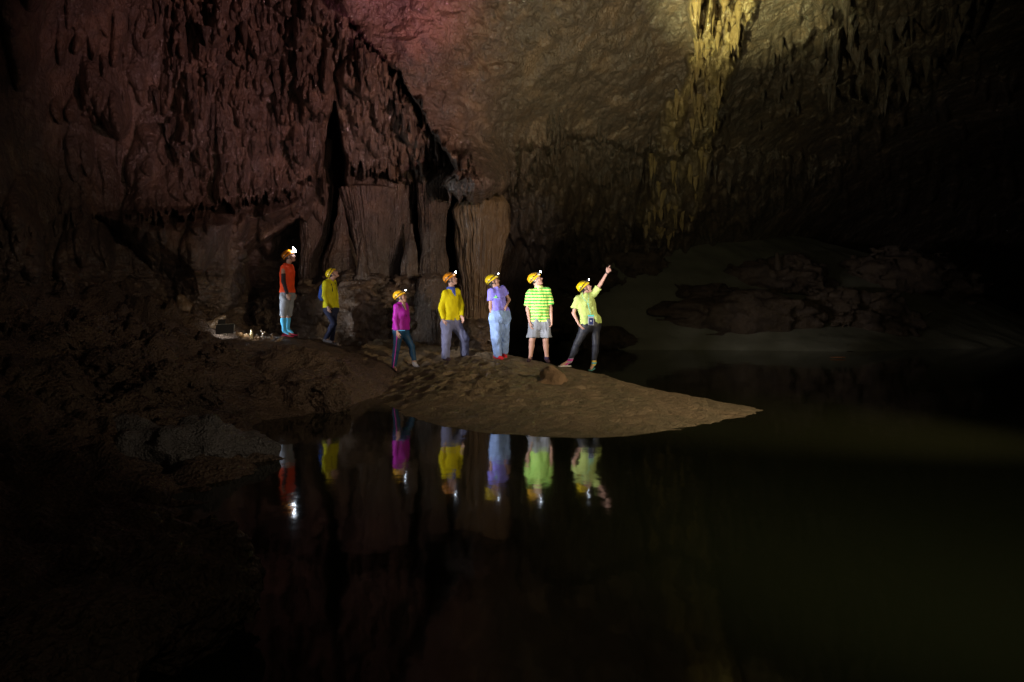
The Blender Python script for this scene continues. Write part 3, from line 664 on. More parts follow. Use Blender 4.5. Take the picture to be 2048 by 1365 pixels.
blob_at("rock_ledge", 905, 680, 17.2, 200, 90, .7, 53, .045, M['flow'], "low rock ledge at the foot of the great column", "rock ledge", rough=.42, freq=2.0)
blob_at("rock_ledge", 575, 660, 17.4, 160, 150, .6, 54, .045, M['dark'], "dark rock ledge directly behind the orange-vested caver", "rock ledge", rough=.45, freq=2.0)
blob_at("rock_outcrop", 1270, 528, 29.6, 110, 88, .9, 41, .09, M['dark'], "tilted dark rock slab high on the grey silt slope, right above the pointing hand", "rock outcrop", rough=.6)
blob_at("rock_outcrop", 1480, 640, 27.6, 330, 105, 1.6, 42, .11, M['dark'], "largest dark rock outcrop at the foot of the silt slope by the far shore", "rock outcrop", rough=.55)
blob_at("rock_outcrop", 1560, 560, 30.5, 230, 90, 1.3, 43, .12, M['dark'], "rough dark rock heap in the middle of the slope above the largest outcrop", "rock outcrop", rough=.6)
blob_at("rock_outcrop", 1700, 645, 28.5, 240, 120, 1.5, 55, .12, M['dark'], "dim dark rock heap at the right end of the far shore", "rock outcrop", rough=.7, freq=2.4)
blob_at("rock_outcrop", 1400, 590, 29.0, 170, 40, 1.0, 56, .09, M['dark'], "thin broken rock ledge on the slope left above the largest outcrop", "rock outcrop", rough=.7, freq=2.6)
blob_at("rock_outcrop", 1160, 560, 27.6, 150, 60, 1.0, 57, .08, M['dark'], "dark broken rocks on the slope behind the pointing woman's helmet", "rock outcrop", rough=.7, freq=2.4)
blob_at("rock_outcrop", 1800, 560, 33, 260, 110, 1.8, 58, .14, M['dark'], "faint dark rock mass closing the slope at far right", "rock outcrop", rough=.6, freq=2.2)
blob_at("boulder", 1200, 680, 26.2, 140, 52, .9, 44, .07, M['dark'], "low wide boulder on the far shore behind the pointing woman", "boulder", rough=.4)
blob_at("boulder", 1085, 640, 25.2, 130, 110, 1.0, 45, .08, M['dark'], "dark boulder on the far shore behind the striped shirt", "boulder", rough=.5)
column("stalagmite", [(506,1552,1558),(540,1549,1561),(575,1545,1566)], 29.5, 0.9, 0.3, 46, M['dark'], "slender stalagmite standing far back on the rock heap of the slope", "stalagmite", 60, 40)
blob_at("driftwood", 1676, 715, 21.0, 34, 3, .05, 47, .012, plain('reddish_wood', (.35, .13, .05), .7), "short reddish stick floating far out on the right of the pool", "driftwood", rough=.2)

# ------------------------------------------------------------------ people
M['sh_orange'] = cloth('orange_vest', (0.80, 0.07, 0.015)); M['sh_yellow'] = cloth('yellow_shirt', (0.78, 0.66, 0.0))
M['sh_back'] = cloth('mustard_shirt', (0.62, 0.58, 0.01)); M['sh_purple'] = cloth('magenta_jacket', (0.34, 0.01, 0.31), 0.5)
M['sh_violet'] = cloth('violet_shirt', (0.24, 0.22, 0.80)); M['sh_lime'] = cloth('lime_shirt', (0.52, 0.66, 0.20))
M['sh_striped'] = stripes('green_striped_shirt', (0.72, 0.88, 0.22), (0.07, 0.50, 0.07), 0.061)
M['t_grey'] = cloth('grey_shorts', (0.25, 0.27, 0.31)); M['t_navy'] = cloth('navy_trousers', (0.02, 0.024, 0.06)); M['t_teal'] = cloth('blue_leggings', (0.01, 0.05, 0.11), 0.55)
M['t_slate'] = cloth('slate_trousers', (0.17, 0.18, 0.30)); M['t_blue'] = cloth('light_blue_trousers', (0.24, 0.36, 0.66), .8, .3); M['t_black'] = cloth('black_leggings', (0.022, 0.024, 0.034), 0.5, 0.5)
M['h_yellow'] = plain('yellow_helmet', (0.82, 0.60, 0.01), 0.3); M['h_orange'] = plain('orange_helmet', (0.85, 0.30, 0.01), 0.3)
M['h_amber'] = plain('amber_helmet', (0.85, 0.46, 0.01), 0.3)
M['red_shoe'] = cloth('red_shoe', (0.62, 0.02, 0.03)); M['pink_strap'] = cloth('crimson_sandal', (0.45, 0.02, 0.08)); M['dark_shoe'] = cloth('dark_shoe', (0.05, 0.025, 0.03))
M['white_shoe'] = cloth('white_sandal', (0.7, 0.7, 0.7)); M['teal_shoe'] = cloth('teal_sandal', (0.08, 0.26, 0.25)); M['grey_shoe'] = cloth('grey_shoe', (0.16, 0.14, 0.15))
M['sock_blue'] = cloth('sky_blue_sock', (0.10, 0.50, 0.85)); M['sock_grey'] = cloth('grey_sock', (0.36, 0.34, 0.36)); M['sock_dark'] = cloth('dark_sock', (0.03, 0.02, 0.06))
M['sleeve_black'] = cloth('black_sleeve', (0.02, 0.018, 0.022)); M['blue_cloth'] = cloth('blue_neckerchief', (0.06, 0.10, 0.42)); M['trim'] = cloth('magenta_piping', (0.55, 0.04, 0.42))
M['green_mark'] = plain('green_mark', (0.3, 0.85, 0.3), 0.6); M['pack_blue'] = cloth('blue_rucksack', (0.02, 0.06, 0.28)); M['cyan'] = plain('turquoise_plastic', (0.10, 0.62, 0.55), 0.4)
M['phone'] = plain('dark_blue_screen', (0.03, 0.04, 0.12), 0.15); M['collar'] = plain('pale_yellow_band', (0.78, 0.86, 0.3), 0.7); M['white_print'] = plain('white_print', (0.8, 0.8, 0.8), 0.6)
M['pouch'] = plain('clear_pouch', (0.35, 0.36, 0.42), 0.2); M['silver'] = plain('silver_strap', (0.55, 0.55, 0.5), 0.4)
M['sock_a'] = stripes('magenta_patterned_sock', (0.62, 0.03, 0.35), (0.35, 0.32, 0.40), 0.075, 0); M['sock_b'] = stripes('yellow_turquoise_sock', (0.62, 0.42, 0.02), (0.05, 0.35, 0.5), 0.06)

class Pz: pass
def make_person(p):
    d = p['d']; sk = M[p['skin']]; fem = p.get('female', False)
    J = {k: np.array(at(v[0], v[1], d + v[2])) for k, v in p.items() if isinstance(v, tuple) and len(v) == 3 and k not in ('x',)}
    C = np.array(at(p['head'][0], p['head'][1], d + p.get('hdy', 0)))
    hs = p['hs']; ya, pi = math.radians(p['yaw']), math.radians(p['pitch'])
    f = np.array([math.cos(ya) * math.cos(pi), math.sin(ya) * math.cos(pi), math.sin(pi)])
    s = unit(np.cross(f, [0, 0, 1])); u = np.cross(s, f)                      # s points to the person's right
    J.update(C=C, f=f, s=s, u=u)
    base = np.mean([J['La'], J['Lb']], axis=0)
    root = empty("person", tuple(base)); J['root'] = root
    def loc(X, Y, Z):
        x, y, z = X - C[0], Y - C[1], Z - C[2]
        return ((x * f[0] + y * f[1] + z * f[2]) / hs, (x * s[0] + y * s[1] + z * s[2]) / hs, (x * u[0] + y * u[1] + z * u[2]) / hs)
    J['loc'] = loc
    hp = lambda a, b, c: C + hs * (f * a + s * b + u * c)
    J['hp'] = hp
    # head
    def head(X, Y, Z):
        a, b, c = loc(X, Y, Z)
        e = ell(a, b, c, (-.008, 0, .022), (.095, .076, .105))
        e = smin(e, ell(a, b, c, (.035, 0, -.045), (.058, .056, .066)), .03)
        e = smin(e, ell(a, b, c, (.070, 0, -.098), (.024, .024, .020)), .03)
        e = smin(e, caps(a, b, c, (.084, 0, .016), (.110, 0, -.020), .009, .014), .012)
        e = smin(e, caps(a, b, c, (.078, -.035, .026), (.078, .035, .026), .012), .015)
        e = smin(e, caps(a, b, c, (.088, -.016, -.052), (.088, .016, -.052), .010), .008)
        for sg in (-1, 1):
            e = smin(e, ell(a, b, c, (.060, sg * .042, -.018), (.028, .024, .026)), .02)
            e = smin(e, ell(a, b, c, (-.006, sg * .079, -.008), (.020, .009, .032)), .008)
            e = smax(e, -(np.sqrt((a - .098) ** 2 + (b - sg * .032) ** 2 + (c - .002) ** 2) - .015), .008)
        nb = lerp(J['sa'], J['sb'], .5) + np.array([0, 0, .0])
        return np.minimum(e * hs, smin(e * hs, caps(X, Y, Z, hp(-.02, 0, -.06), nb, .052 * (0.88 if fem else 1), .060), .03))
    V1 = build_sdf(head, C - .19, C + .19, .007)
    # body
    sa, sb, ha, hb = J['sa'], J['sb'], J['ha'], J['hb']
    sc = 0.9 if fem else 1.0
    nb = lerp(sa, sb, .5) + np.array([0, 0, .02])
    fw = unit(np.cross([0, 0, 1], sb - sa)) * -1
    if fw[0] < 0 and p['key'] not in ('striped', 'pointing'): fw = -fw
    if p['key'] in ('striped', 'pointing') and fw[1] > 0: fw = -fw
    J['fw'] = fw
    def torso(X, Y, Z, o=0.0, fat=1.0):
        r = .098 * sc * fat
        e = caps(X, Y, Z, lerp(sa, sb, .08), lerp(sa, sb, .92), .056 * sc + o)
        ca, cb = lerp(sa, sb, .24) - [0, 0, .11], lerp(sa, sb, .76) - [0, 0, .11]
        wa_, wb_ = lerp(ha, hb, .12) + [0, 0, .10], lerp(ha, hb, .88) + [0, 0, .10]
        e = smin(e, caps(X, Y, Z, ca, wa_, r + o, r * .86 + o), .05)
        e = smin(e, caps(X, Y, Z, cb, wb_, r + o, r * .86 + o), .05)
        e = smin(e, caps(X, Y, Z, lerp(ca, cb, .5) + fw * .015, lerp(wa_, wb_, .5), r * 1.06 + o, r * .9 + o), .04)
        e = smin(e, caps(X, Y, Z, ha, hb, .098 + o), .07)
        e = smin(e, caps(X, Y, Z, nb, nb + [0, 0, .035], .06 + o), .05)
        if fem:
            for t in (.3, .7): e = smin(e, np.sqrt(sum((q - w) ** 2 for q, w in zip((X, Y, Z), lerp(ca, cb, t) - np.array([0, 0, .03]) + fw * .07))) - .058 - o, .03)
        return e
    def arm(X, Y, Z, k, o=0.0, r=(.047, .038, .026)):
        q = sc if fem else 1
        return smin(caps(X, Y, Z, J['s' + k], J['e' + k], r[0] * q + o, r[1] * q + o), caps(X, Y, Z, J['e' + k], J['w' + k], r[1] * q + o, r[2] * q + o), .02)
    def leg(X, Y, Z, k, o=0.0, r=(.088, .058, .038), cut=None):
        e = caps(X, Y, Z, J['h' + k], J['k' + k], r[0] + o, r[1] + o)
        e = smin(e, caps(X, Y, Z, J['k' + k], J['a' + k], (r[1] - .006) + o, r[2] + o), .02)
        cal = lerp(J['k' + k], J['a' + k], .32) - unit(np.append(J['T' + k][:2] - J['L' + k][:2], 0)) * .018
        return smin(e, np.sqrt((X - cal[0]) ** 2 + (Y - cal[1]) ** 2 + ((Z - cal[2]) * .6) ** 2) - .048 - o, .04)
    J.update(torso=torso, arm=arm, leg=leg, nb=nb)
    def body(X, Y, Z):
        e = torso(X, Y, Z)
        for k in 'ab':
            e = smin(e, arm(X, Y, Z, k), .025)
            e = smin(e, leg(X, Y, Z, k), .03)
            e = smin(e, caps(X, Y, Z, J['a' + k], lerp(J['L' + k], J['T' + k], .75) + [0, 0, .03], .036, .026), .02)
        return e
    allp = np.array([J[k] for k in ('sa','sb','ea','eb','wa','wb','ha','hb','ka','kb','aa','ab','La','Lb','Ta','Tb')])
    V2 = build_sdf(body, allp.min(0) - .1, allp.max(0) + .1, .0125)
    # hands
    parts = [V1, V2]
    for k in 'ab':
        w, tip = J['w' + k], J['f' + k]; dv = unit(tip - w)
        pose = p.get('hand_' + k, 'relaxed')
        cen = lerp(ha, hb, .5) if pose != 'point' else w + np.array([.3, 0, .1])
        th = fw if pose != 'hip' else -fw
        if pose == 'point': th = np.array([-.35, -.2, 1.0])
        th = unit(th - dv * (th @ dv)); inn = np.cross(dv, th)
        if inn @ (cen - w) < 0: inn = -inn
        curl = {'relaxed': (.25, .8, 1.2), 'hip': (.05, .5, .5), 'point': (1.1, 2.3, 2.9)}[pose]
        L = .088 * (0.95 if fem else 1.05)
        segs = [(w - dv * .01, w + dv * L * .5, .026, .026)]
        pr = []
        for i in range(4):
            off = th * (.030 - .020 * i)
            kn = w + dv * (L - .006 * abs(i - 1)) + off
            pr.append((w + dv * .02 + off * .6, kn, .013, .012))
            fl = (.075, .083, .078, .062)[i] * (0.95 if fem else 1.02); c = curl
            if pose == 'point' and i == 0: c = (0.0, 0.05, 0.1)
            q = kn; r = .0098 if i < 3 else .0085
            for j, (fr, an) in enumerate(zip((.45, .3, .25), c)):
                v = dv * math.cos(an) + inn * math.sin(an); q2 = q + v * fl * fr
                segs.append((q, q2, r - j * .0008, r - (j + 1) * .0008)); q = q2
        b0 = w + dv * .025 + th * .022; b1 = b0 + unit(dv * .7 + th * .75 + inn * .2) * .042; b2 = b1 + unit(dv * .95 + th * .25 + inn * .3) * .034
        segs += [(b0, b1, .014, .011), (b1, b2, .011, .009)]
        def hand(X, Y, Z):
            e = None
            for a_, b_, r0, r1 in pr:
                c_ = caps(X, Y, Z, a_, b_, r0, r1); e = c_ if e is None else smin(e, c_, .012)
            e = smin(e, caps(X, Y, Z, segs[0][0], segs[0][1], .022, .020), .015)
            for a_, b_, r0, r1 in segs[1:]: e = smin(e, caps(X, Y, Z, a_, b_, r0, r1), .003)
            return e
        pts = np.array([q for sg in segs for q in sg[:2]])
        parts.append(build_sdf(hand, pts.min(0) - .04, pts.max(0) + .04, .0052))
    V, Q = cat_mesh(parts)
    b = mesh_obj("body", V, Q, sk, root)
    # face details
    def blob(name, pts, r, mat, parent=root, h=.004):
        P = np.array(pts); fn = lambda X, Y, Z: np.minimum.reduce([np.sqrt((X - q[0]) ** 2 + (Y - q[1]) ** 2 + (Z - q[2]) ** 2) - r for q in P])
        V, Q = build_sdf(fn, P.min(0) - r, P.max(0) + r, h); return mesh_obj(name, V, Q, mat, parent)
    J['blob'] = blob
    blob("eyes", [hp(.080, .032, .002), hp(.080, -.032, .002)], .0105 * hs, M['eye'])
    V, Q = build_sdf(lambda X, Y, Z: np.minimum.reduce([caps(X, Y, Z, hp(.0955, -.018, -.055), hp(.0955, .018, -.055), .006)]), hp(.09, 0, -.055) - .035, hp(.09, 0, -.055) + .035, .004)
    mesh_obj("lips", V, Q, M['lip'], root)
    V, Q = build_sdf(lambda X, Y, Z: np.minimum(caps(X, Y, Z, hp(.088, -.044, .028), hp(.091, -.018, .034), .005), caps(X, Y, Z, hp(.088, .044, .028), hp(.091, .018, .034), .005)), hp(.09, 0, .03) - .06, hp(.09, 0, .03) + .06, .004)
    mesh_obj("eyebrows", V, Q, M['hair'], root)
    def hair(X, Y, Z):
        a, b, c = loc(X, Y, Z)
        e = ell(a, b, c, (-.014, 0, .022), (.098, .082, .108))
        cut = a - (-.004 if fem else -.012) - .25 * np.maximum(c, 0) * 2
        e = np.maximum(e, cut)
        if not fem: e = np.maximum(e, -c - .055)
        if fem:
            e = smin(e, ell(a, b, c, (-.075, 0, -.05), (.042, .05, .05)), .02)
            e = smin(e, ell(a, b, c, (-.045, 0, -.095), (.030, .042, .05)), .02)
        return e * hs
    V, Q = build_sdf(hair, C - .17, C + .17, .007); mesh_obj("hair", V, Q, M['hair'], root)
    # helmet
    hc = (-.032, 0, .048)
    def shell(a, b, c, r): return ell(a, b, c, hc, (.138 + r, .105 + r, .108 + r))
    def helm(X, Y, Z):
        a, b, c = loc(X, Y, Z)
        rim = c - (.022 + .34 * a)                                        # high over the brow, low at the nape
        e = smax(shell(a, b, c, 0) - .003 * np.cos(b * 70) * (c > .05), -rim, .006)
        e = smax(e, -(shell(a, b, c, -.014)), .004)
        lip = np.maximum(np.abs(rim - .006) - .006, np.abs(shell(a, b, c, .002)) - .007)
        return smin(e, lip, .006) * hs
    V, Q = build_sdf(helm, C - .24, C + .24, .0065); hm = mesh_obj("helmet", V, Q, p['helmet'], root)
    def band(X, Y, Z):
        a, b, c = loc(X, Y, Z)
        k = np.abs(c - (.058 + .55 * (a + .02))) - .010
        return np.maximum(np.abs(shell(a, b, c, .003)) - .005, k) * hs
    V, Q = build_sdf(band, C - .24, C + .24, .005); mesh_obj("lamp_strap", V, Q, M['black'], hm)
    vents = []
    for sg in (-1, 1):
        for a0, c0 in ((.045, .128), (.01, .138), (-.03, .138), (-.09, .045), (-.02, .075)):
            bb = .105 * math.sqrt(max(0, 1 - ((a0 - hc[0]) / .138) ** 2 - ((c0 - hc[2]) / .108) ** 2)) + .001
            if bb > .02: vents.append(hp(a0, sg * bb, c0))
    if p.get('vents', True):
        V, Q = build_sdf(lambda X, Y, Z: np.minimum.reduce([caps(X, Y, Z, q - f * .010, q + f * .010, .0065) for q in vents]), np.min(vents, 0) - .02, np.max(vents, 0) + .02, .004)
        mesh_obj("vents", V, Q, M['black'], hm)
    def strap(X, Y, Z):
        e = 1e3
        for sg in (-1, 1):
            for q in ((.03, .085, .03), (-.05, .085, .0)):
                e = np.minimum(e, caps(X, Y, Z, hp(q[0], sg * q[1], q[2]), hp(.025, sg * .072, -.055), .005))
            e = np.minimum(e, caps(X, Y, Z, hp(.025, sg * .072, -.055), hp(.050, 0, -.118), .006))
        return e
    V, Q = build_sdf(strap, C - .16, C + .16, .0045); mesh_obj("chin_strap", V, Q, p.get('strapmat', M['black']), root)
    # headlamp
    lp, ln = (hp(.098, 0, .118), unit(f + u * .25))
    V, Q = build_sdf(lambda X, Y, Z: np.minimum(caps(X, Y, Z, lp - ln * .02 + s * .018, lp - ln * .02 - s * .018, .020), caps(X, Y, Z, lp - ln * .015, lp + ln * .010, .020)), lp - .05, lp + .05, .005)
    lamp = mesh_obj("headlamp", V, Q, M['black'], hm)
    th_ = np.linspace(0, 2 * math.pi, 20, endpoint=False); sidev = unit(np.cross(ln, [0, 0, 1])); upv = np.cross(sidev, ln)
    R = p.get('lens', .016); c0 = lp + ln * .031
    ring = [c0 + R * (math.cos(t) * sidev + math.sin(t) * upv) for t in th_]; ring2 = [c0 + ln * .010 + R * .7 * (math.cos(t) * sidev + math.sin(t) * upv) for t in th_]
    V = np.array(ring + ring2 + [c0 + ln * .014]); n = 20
    Q = [(i, (i + 1) % n, n + (i + 1) % n) for i in range(n)] + [(i, n + (i + 1) % n, n + i) for i in range(n)] + [(n + i, n + (i + 1) % n, 2 * n) for i in range(n)]
    if p.get('lit', True): mesh_obj("lamp_lens", V, np.array(Q), M['lens'], hm)
    if p.get('beam'):
        o = spot("headlamp_beam", tuple(lp + ln * .06), tuple(lp + ln * 5), p['beam'], (.8, .9, 1.0), 90, 1.0, .02)
    return J

def garment(name, fn, pts, mat, root, grow=.14, h=.011, fold=.006, seed=0):
    P = np.array(pts)
    def g(X, Y, Z):
        n = fbm(X * 7 + seed, Y * 7, Z * 4.5 + (X - Y) * 5, 3, True) - .45
        return fn(X, Y, Z) + 1.6 * fold * n
    V, Q = build_sdf(g, P.min(0) - grow, P.max(0) + grow, h)
    return mesh_obj(name, V, Q, mat, root)
def top(p, J, mat, sleeve, hem_px, o=.018, name="shirt", neck=.0, flare=.012, fold=.008, fat=1.0, hem_slope=0.0):
    zh = at(0, hem_px, p['d'])[2]
    def fn(X, Y, Z):
        e = J['torso'](X, Y, Z, o, fat)
        for k in 'ab':                                                    # the shirt hangs over the hips
            e = smin(e, caps(X, Y, Z, J['h' + k] + [0, 0, .12], J['h' + k] - [0, 0, .08], .100 * fat + o, .104 * fat + o), .04)
            if sleeve > 0:
                if sleeve <= 1:
                    end = lerp(J['s' + k], J['e' + k], sleeve); c = caps(X, Y, Z, J['s' + k], end, .052 + o, .050 + o + flare)
                    v = unit(J['e' + k] - J['s' + k]); c = smax(c, (X - end[0]) * v[0] + (Y - end[1]) * v[1] + (Z - end[2]) * v[2] - .01, .005)
                else:
                    c = J['arm'](X, Y, Z, k, o * .75); v = unit(J['w' + k] - J['e' + k]); end = J['w' + k] - v * .01
                    c = smax(c, (X - end[0]) * v[0] + (Y - end[1]) * v[1] + (Z - end[2]) * v[2], .004)
                e = smin(e, c, .025)
        n = J['nb']
        e = smax(e, -(caps(X, Y, Z, n + [0, 0, .045] , n + [0, 0, .2] , .066 + neck) ), .008)
        return smax(e, zh + hem_slope * (X - n[0]) - Z, .006)
    pts = [J['sa'], J['sb'], [J['sa'][0], J['sa'][1], zh], J['ha'], J['hb']] + ([J['ea'], J['eb']] if sleeve > 0 else []) + ([J['wa'], J['wb']] if sleeve > 1 else [])
    return garment(name, fn, pts, mat, J['root'], fold=fold, seed=p['d'])
def bottoms(p, J, mat, o=.010, r=(.092, .062, .046), stop=None, name="trousers", fold=.006, waist=.15, flare=0.0):
    """stop: photo row where the legs of the garment end"""
    def fn(X, Y, Z):
        e = smin(caps(X, Y, Z, J['ha'] + [0, 0, .02], J['hb'] + [0, 0, .02], .106 + o), caps(X, Y, Z, J['ha'] + [0, 0, .12], J['hb'] + [0, 0, .12], .094 + o), .05)
        for k in 'ab':
            e = smin(e, J['leg'](X, Y, Z, k, o, r), .07)
            if flare: e = smin(e, caps(X, Y, Z, lerp(J['h' + k], J['k' + k], .3), lerp(J['h' + k], J['k' + k], 1.0), r[0] + o, r[1] + o + flare), .02)
        e = smax(e, Z - max(J['ha'][2], J['hb'][2]) - waist, .01)
        for k in 'ab':
            if stop is not None:
                zz = at(0, stop if not isinstance(stop, dict) else stop[k], p['d'])[2]
                near = caps(X, Y, Z, J['k' + k], J['L' + k] - [0, 0, .1], .16)
                oth = caps(X, Y, Z, J['k' + ('b' if k == 'a' else 'a')], J['L' + ('b' if k == 'a' else 'a')] - [0, 0, .1], .16)
                if isinstance(stop, dict): e = np.where(near < oth, smax(e, zz - Z, .006), e)
                else: e = smax(e, zz - Z, .006)
        return e
    pts = [J[k] for k in ('ha', 'hb', 'ka', 'kb', 'aa', 'ab')]
    return garment(name, fn, pts, mat, J['root'], fold=fold, seed=p['d'] + 3)
def footwear(p, J, k, mat, kind='shoe', name=None):
    L_, T_ = J['L' + k], J['T' + k]; v = unit(np.append((T_ - L_)[:2], 0)); gz = min(L_[2], T_[2]) - .004
    sd = np.array([v[1], -v[0], 0]); tilt = (T_[2] - L_[2]) / max(np.linalg.norm((T_ - L_)[:2]), .05)
    A = J['a' + k]
    heel = L_ + [0, 0, .035]; ball = L_ + v * .19 * p['hs']
    toe = L_ + v * .215 * p['hs']; up = np.array([0, 0, 1.0])
    slope = np.clip(tilt, -.25, .1)
    def zoff(X, Y): return L_[2] + slope * ((X - L_[0]) * v[0] + (Y - L_[1]) * v[1])
    hz = lambda q, h: np.array([q[0], q[1], L_[2] + slope * ((q - L_)[:2] @ v[:2]) + h])
    def fn(X, Y, Z):
        g = Z - zoff(X, Y)
        if kind == 'shoe':
            e = caps(X, Y, Z, hz(L_, .040), hz(ball, .026), .040, .040)
            e = smin(e, caps(X, Y, Z, hz(L_ + v * .01, .05), lerp(A, hz(L_, .08), .2) if np.linalg.norm(A - L_) < .2 else hz(L_, .10), .040, .042), .02)
            return smax(e, -g, .004)
        e = np.maximum(caps(X, Y, Z, hz(L_, .01), hz(toe, .01), .038, .044), np.abs(g - .010) - .010)
        for t0, t1, w in ((.78, .60, .008), (.55, .80, .008), (.40, .42, .009), (.10, .30, .008)):
            m0, m1 = hz(L_ + v * .2 * t0, .012) + sd * .037, hz(L_ + v * .2 * t1, .012) - sd * .037
            md = (m0 + m1) / 2 + up * (.062 - .03 * t0 if t0 > .3 else .085)
            e = np.minimum(e, np.minimum(caps(X, Y, Z, m0, md, w), caps(X, Y, Z, md, m1, w)))
        return e
    V, Q = build_sdf(fn, np.minimum(L_, toe) - .07, np.maximum(L_, toe) + [.07, .07, .16], .0065)
    return mesh_obj(name or ("shoe" if kind == 'shoe' else "sandal"), V, Q, mat, J['root'])
def sock(p, J, k, mat, top_px, o=.006):
    zt = at(0, top_px, p['d'])[2]; v = unit(np.append((J['T' + k] - J['L' + k])[:2], 0))
    def fn(X, Y, Z):
        e = J['leg'](X, Y, Z, k, o)
        e = smin(e, caps(X, Y, Z, J['a' + k], J['L' + k] + v * .14 + [0, 0, .032], .040 + o * .5, .027), .02)
        return smax(smax(e, Z - zt, .004), J['L' + k][2] + .012 - Z - .02, .004)
    P = np.array([J['k' + k], J['a' + k], J['L' + k]])
    lo, hi = P.min(0) - .1, P.max(0) + .1; lo[2] = J['L' + k][2] - .05
    V, Q = build_sdf(fn, lo, [hi[0] + .1, hi[1] + .1, zt + .03], .009)
    return mesh_obj("sock", V, Q, mat, J['root'])
def strip(name, pts, r, mat, parent, h=.006):
    P = [np.array(q, float) for q in pts]
    fn = lambda X, Y, Z: np.minimum.reduce([caps(X, Y, Z, a, b, r) for a, b in zip(P[:-1], P[1:])])
    A = np.array(P); V, Q = build_sdf(fn, A.min(0) - r, A.max(0) + r, h)
    return mesh_obj(name, V, Q, mat, parent)

PD = {p['key']: p for p in PEOPLE}
PD['red'].update(helmet=M['h_orange'], beam=160, lens=.066, vents=False, hand_b='relaxed')
PD['back'].update(helmet=M['h_yellow'], lit=False, vents=False)
PD['purple'].update(helmet=M['h_amber'], lens=.012, beam=3)
PD['yellow'].update(helmet=M['h_orange'], lens=.020, beam=3)
PD['violet'].update(helmet=M['h_yellow'], lens=.014, beam=3, hand_b='hip')
PD['striped'].update(helmet=M['h_amber'], lens=.021, beam=3, strapmat=M['silver'])
PD['pointing'].update(helmet=M['h_yellow'], lens=.010, beam=3, hand_a='hip', hand_b='point')

# caver in the orange vest
p = PD['red']; J = make_person(p); r = J['root']
tag(r, "person in orange sleeveless vest and sky blue socks with the brightest headlamp", "person", "cavers looking up")
top(p, J, M['sh_orange'], 0, 586, o=.024, name="vest")
bottoms(p, J, M['t_grey'], o=.008, r=(.095, .066, .05), stop=633, name="shorts", flare=.004, fold=.012)
for k in 'ab':
    sock(p, J, k, M['sock_blue'], 636); footwear(p, J, k, M['pink_strap'], 'sandal')
    a0 = lerp(J['s' + k], J['e' + k], .42); v = unit(J['e' + k] - J['s' + k])
    garment("arm_sleeve", lambda X, Y, Z: smax(smax(J['arm'](X, Y, Z, k, .006), -((X - a0[0]) * v[0] + (Y - a0[1]) * v[1] + (Z - a0[2]) * v[2]), .003), caps(X, Y, Z, J['s' + k], J['s' + k] + [0, 0, .3], .01) * 0 - 1, .001),
            [a0, J['e' + k], J['w' + k]], M['sleeve_black'], r, grow=.08, h=.009, fold=.003)
# caver at the back in the mustard shirt
p = PD['back']; J = make_person(p); r = J['root']
tag(r, "person in mustard long-sleeved shirt and yellow helmet walking at the back, face turned up", "person", "cavers looking up")
top(p, J, M['sh_back'], 2, 616, o=.022); bottoms(p, J, M['t_navy'], o=.008)
for k in 'ab': footwear(p, J, k, M['grey_shoe'])
for k, sg in (('a', -1), ('b', 1)):
    S_ = lerp(J['sa'], J['sb'], .25 if k == 'a' else .75)
    strip("rucksack_strap", [S_ - J['fw'] * .12 + [0, 0, -.02], S_ + [0, 0, .075], S_ + J['fw'] * .10 + [0, 0, -.03], S_ + J['fw'] * .13 + [0, 0, -.16], S_ + J['fw'] * .06 + [0, 0, -.32], S_ - J['fw'] * .10 + [0, 0, -.36]], .012, M['black'], r)
bk = lerp(J['sa'], J['sb'], .5) - J['fw'] * .17 + [0, 0, -.22]
V, Q = build_sdf(lambda X, Y, Z: smin(ell(X, Y, Z, bk, (.085, .13, .20)), ell(X, Y, Z, bk + [-.05, 0, -.08], (.05, .10, .10)), .03), bk - .24, bk + .24, .012)
pack = mesh_obj("rucksack", V, Q, M['pack_blue']); tag(pack, "small blue rucksack on the back of the mustard-shirted caver", "rucksack")
# woman in the magenta jacket
p = PD['purple']; J = make_person(p); r = J['root']
tag(r, "person in magenta zip jacket and blue leggings stepping up the sand, leftmost on the bar", "person", "cavers looking up")
def open_jacket(p, J):
    fw = J['fw']; n = J['nb']
    o = top(p, J, M['sh_purple'], 2, 660.5, o=.022, name="jacket", neck=.006)
    c = n + fw * .10 + np.array([0, 0, -.14])
    V, Q = build_sdf(lambda X, Y, Z: smax(J['torso'](X, Y, Z, .029), caps(X, Y, Z, n + fw * .06 + [0, 0, .0], n + fw * .13 + [0, 0, -.22], .060, .014), .004), n - .28, n + .2, .009)
    mesh_obj("undershirt", V, Q, M['black'], J['root'])
    V, Q = build_sdf(lambda X, Y, Z: smax(J['torso'](X, Y, Z, .032), caps(X, Y, Z, n + fw * .07 + [0, 0, .03], n + fw * .115 + [0, 0, -.09], .052, .018), .004), n - .28, n + .2, .009)
    mesh_obj("neckline", V, Q, M['skin2'], J['root'])
open_jacket(p, J); bottoms(p, J, M['t_teal'], o=.006, r=(.09, .060, .042), stop={'a': 741, 'b': 722}, name="leggings", fold=.003)
zr = J['fw'] * 0 + np.array([0, -.085, 0])
strip("side_stripe", [J['ha'] + [-.0, -.118, .0], lerp(J['ha'], J['ka'], .5) + [0, -.098, 0], J['ka'] + [-.0, -.076, 0], lerp(J['ka'], J['aa'], .5) + [0, -.064, 0], J['aa'] + [0, -.052, .0]], .0085, M['trim'], r)
strip("jacket_hem", [np.array(at(787, 661, p['d'] - .16)), np.array(at(797, 661.5, p['d'] - .22)), np.array(at(810, 661.5, p['d'] - .19))], .006, M['sock_blue'], r)
for k in 'ab': sock(p, J, k, M['sock_grey'], 724 if k == 'b' else 742); footwear(p, J, k, M['dark_shoe'], 'sandal')
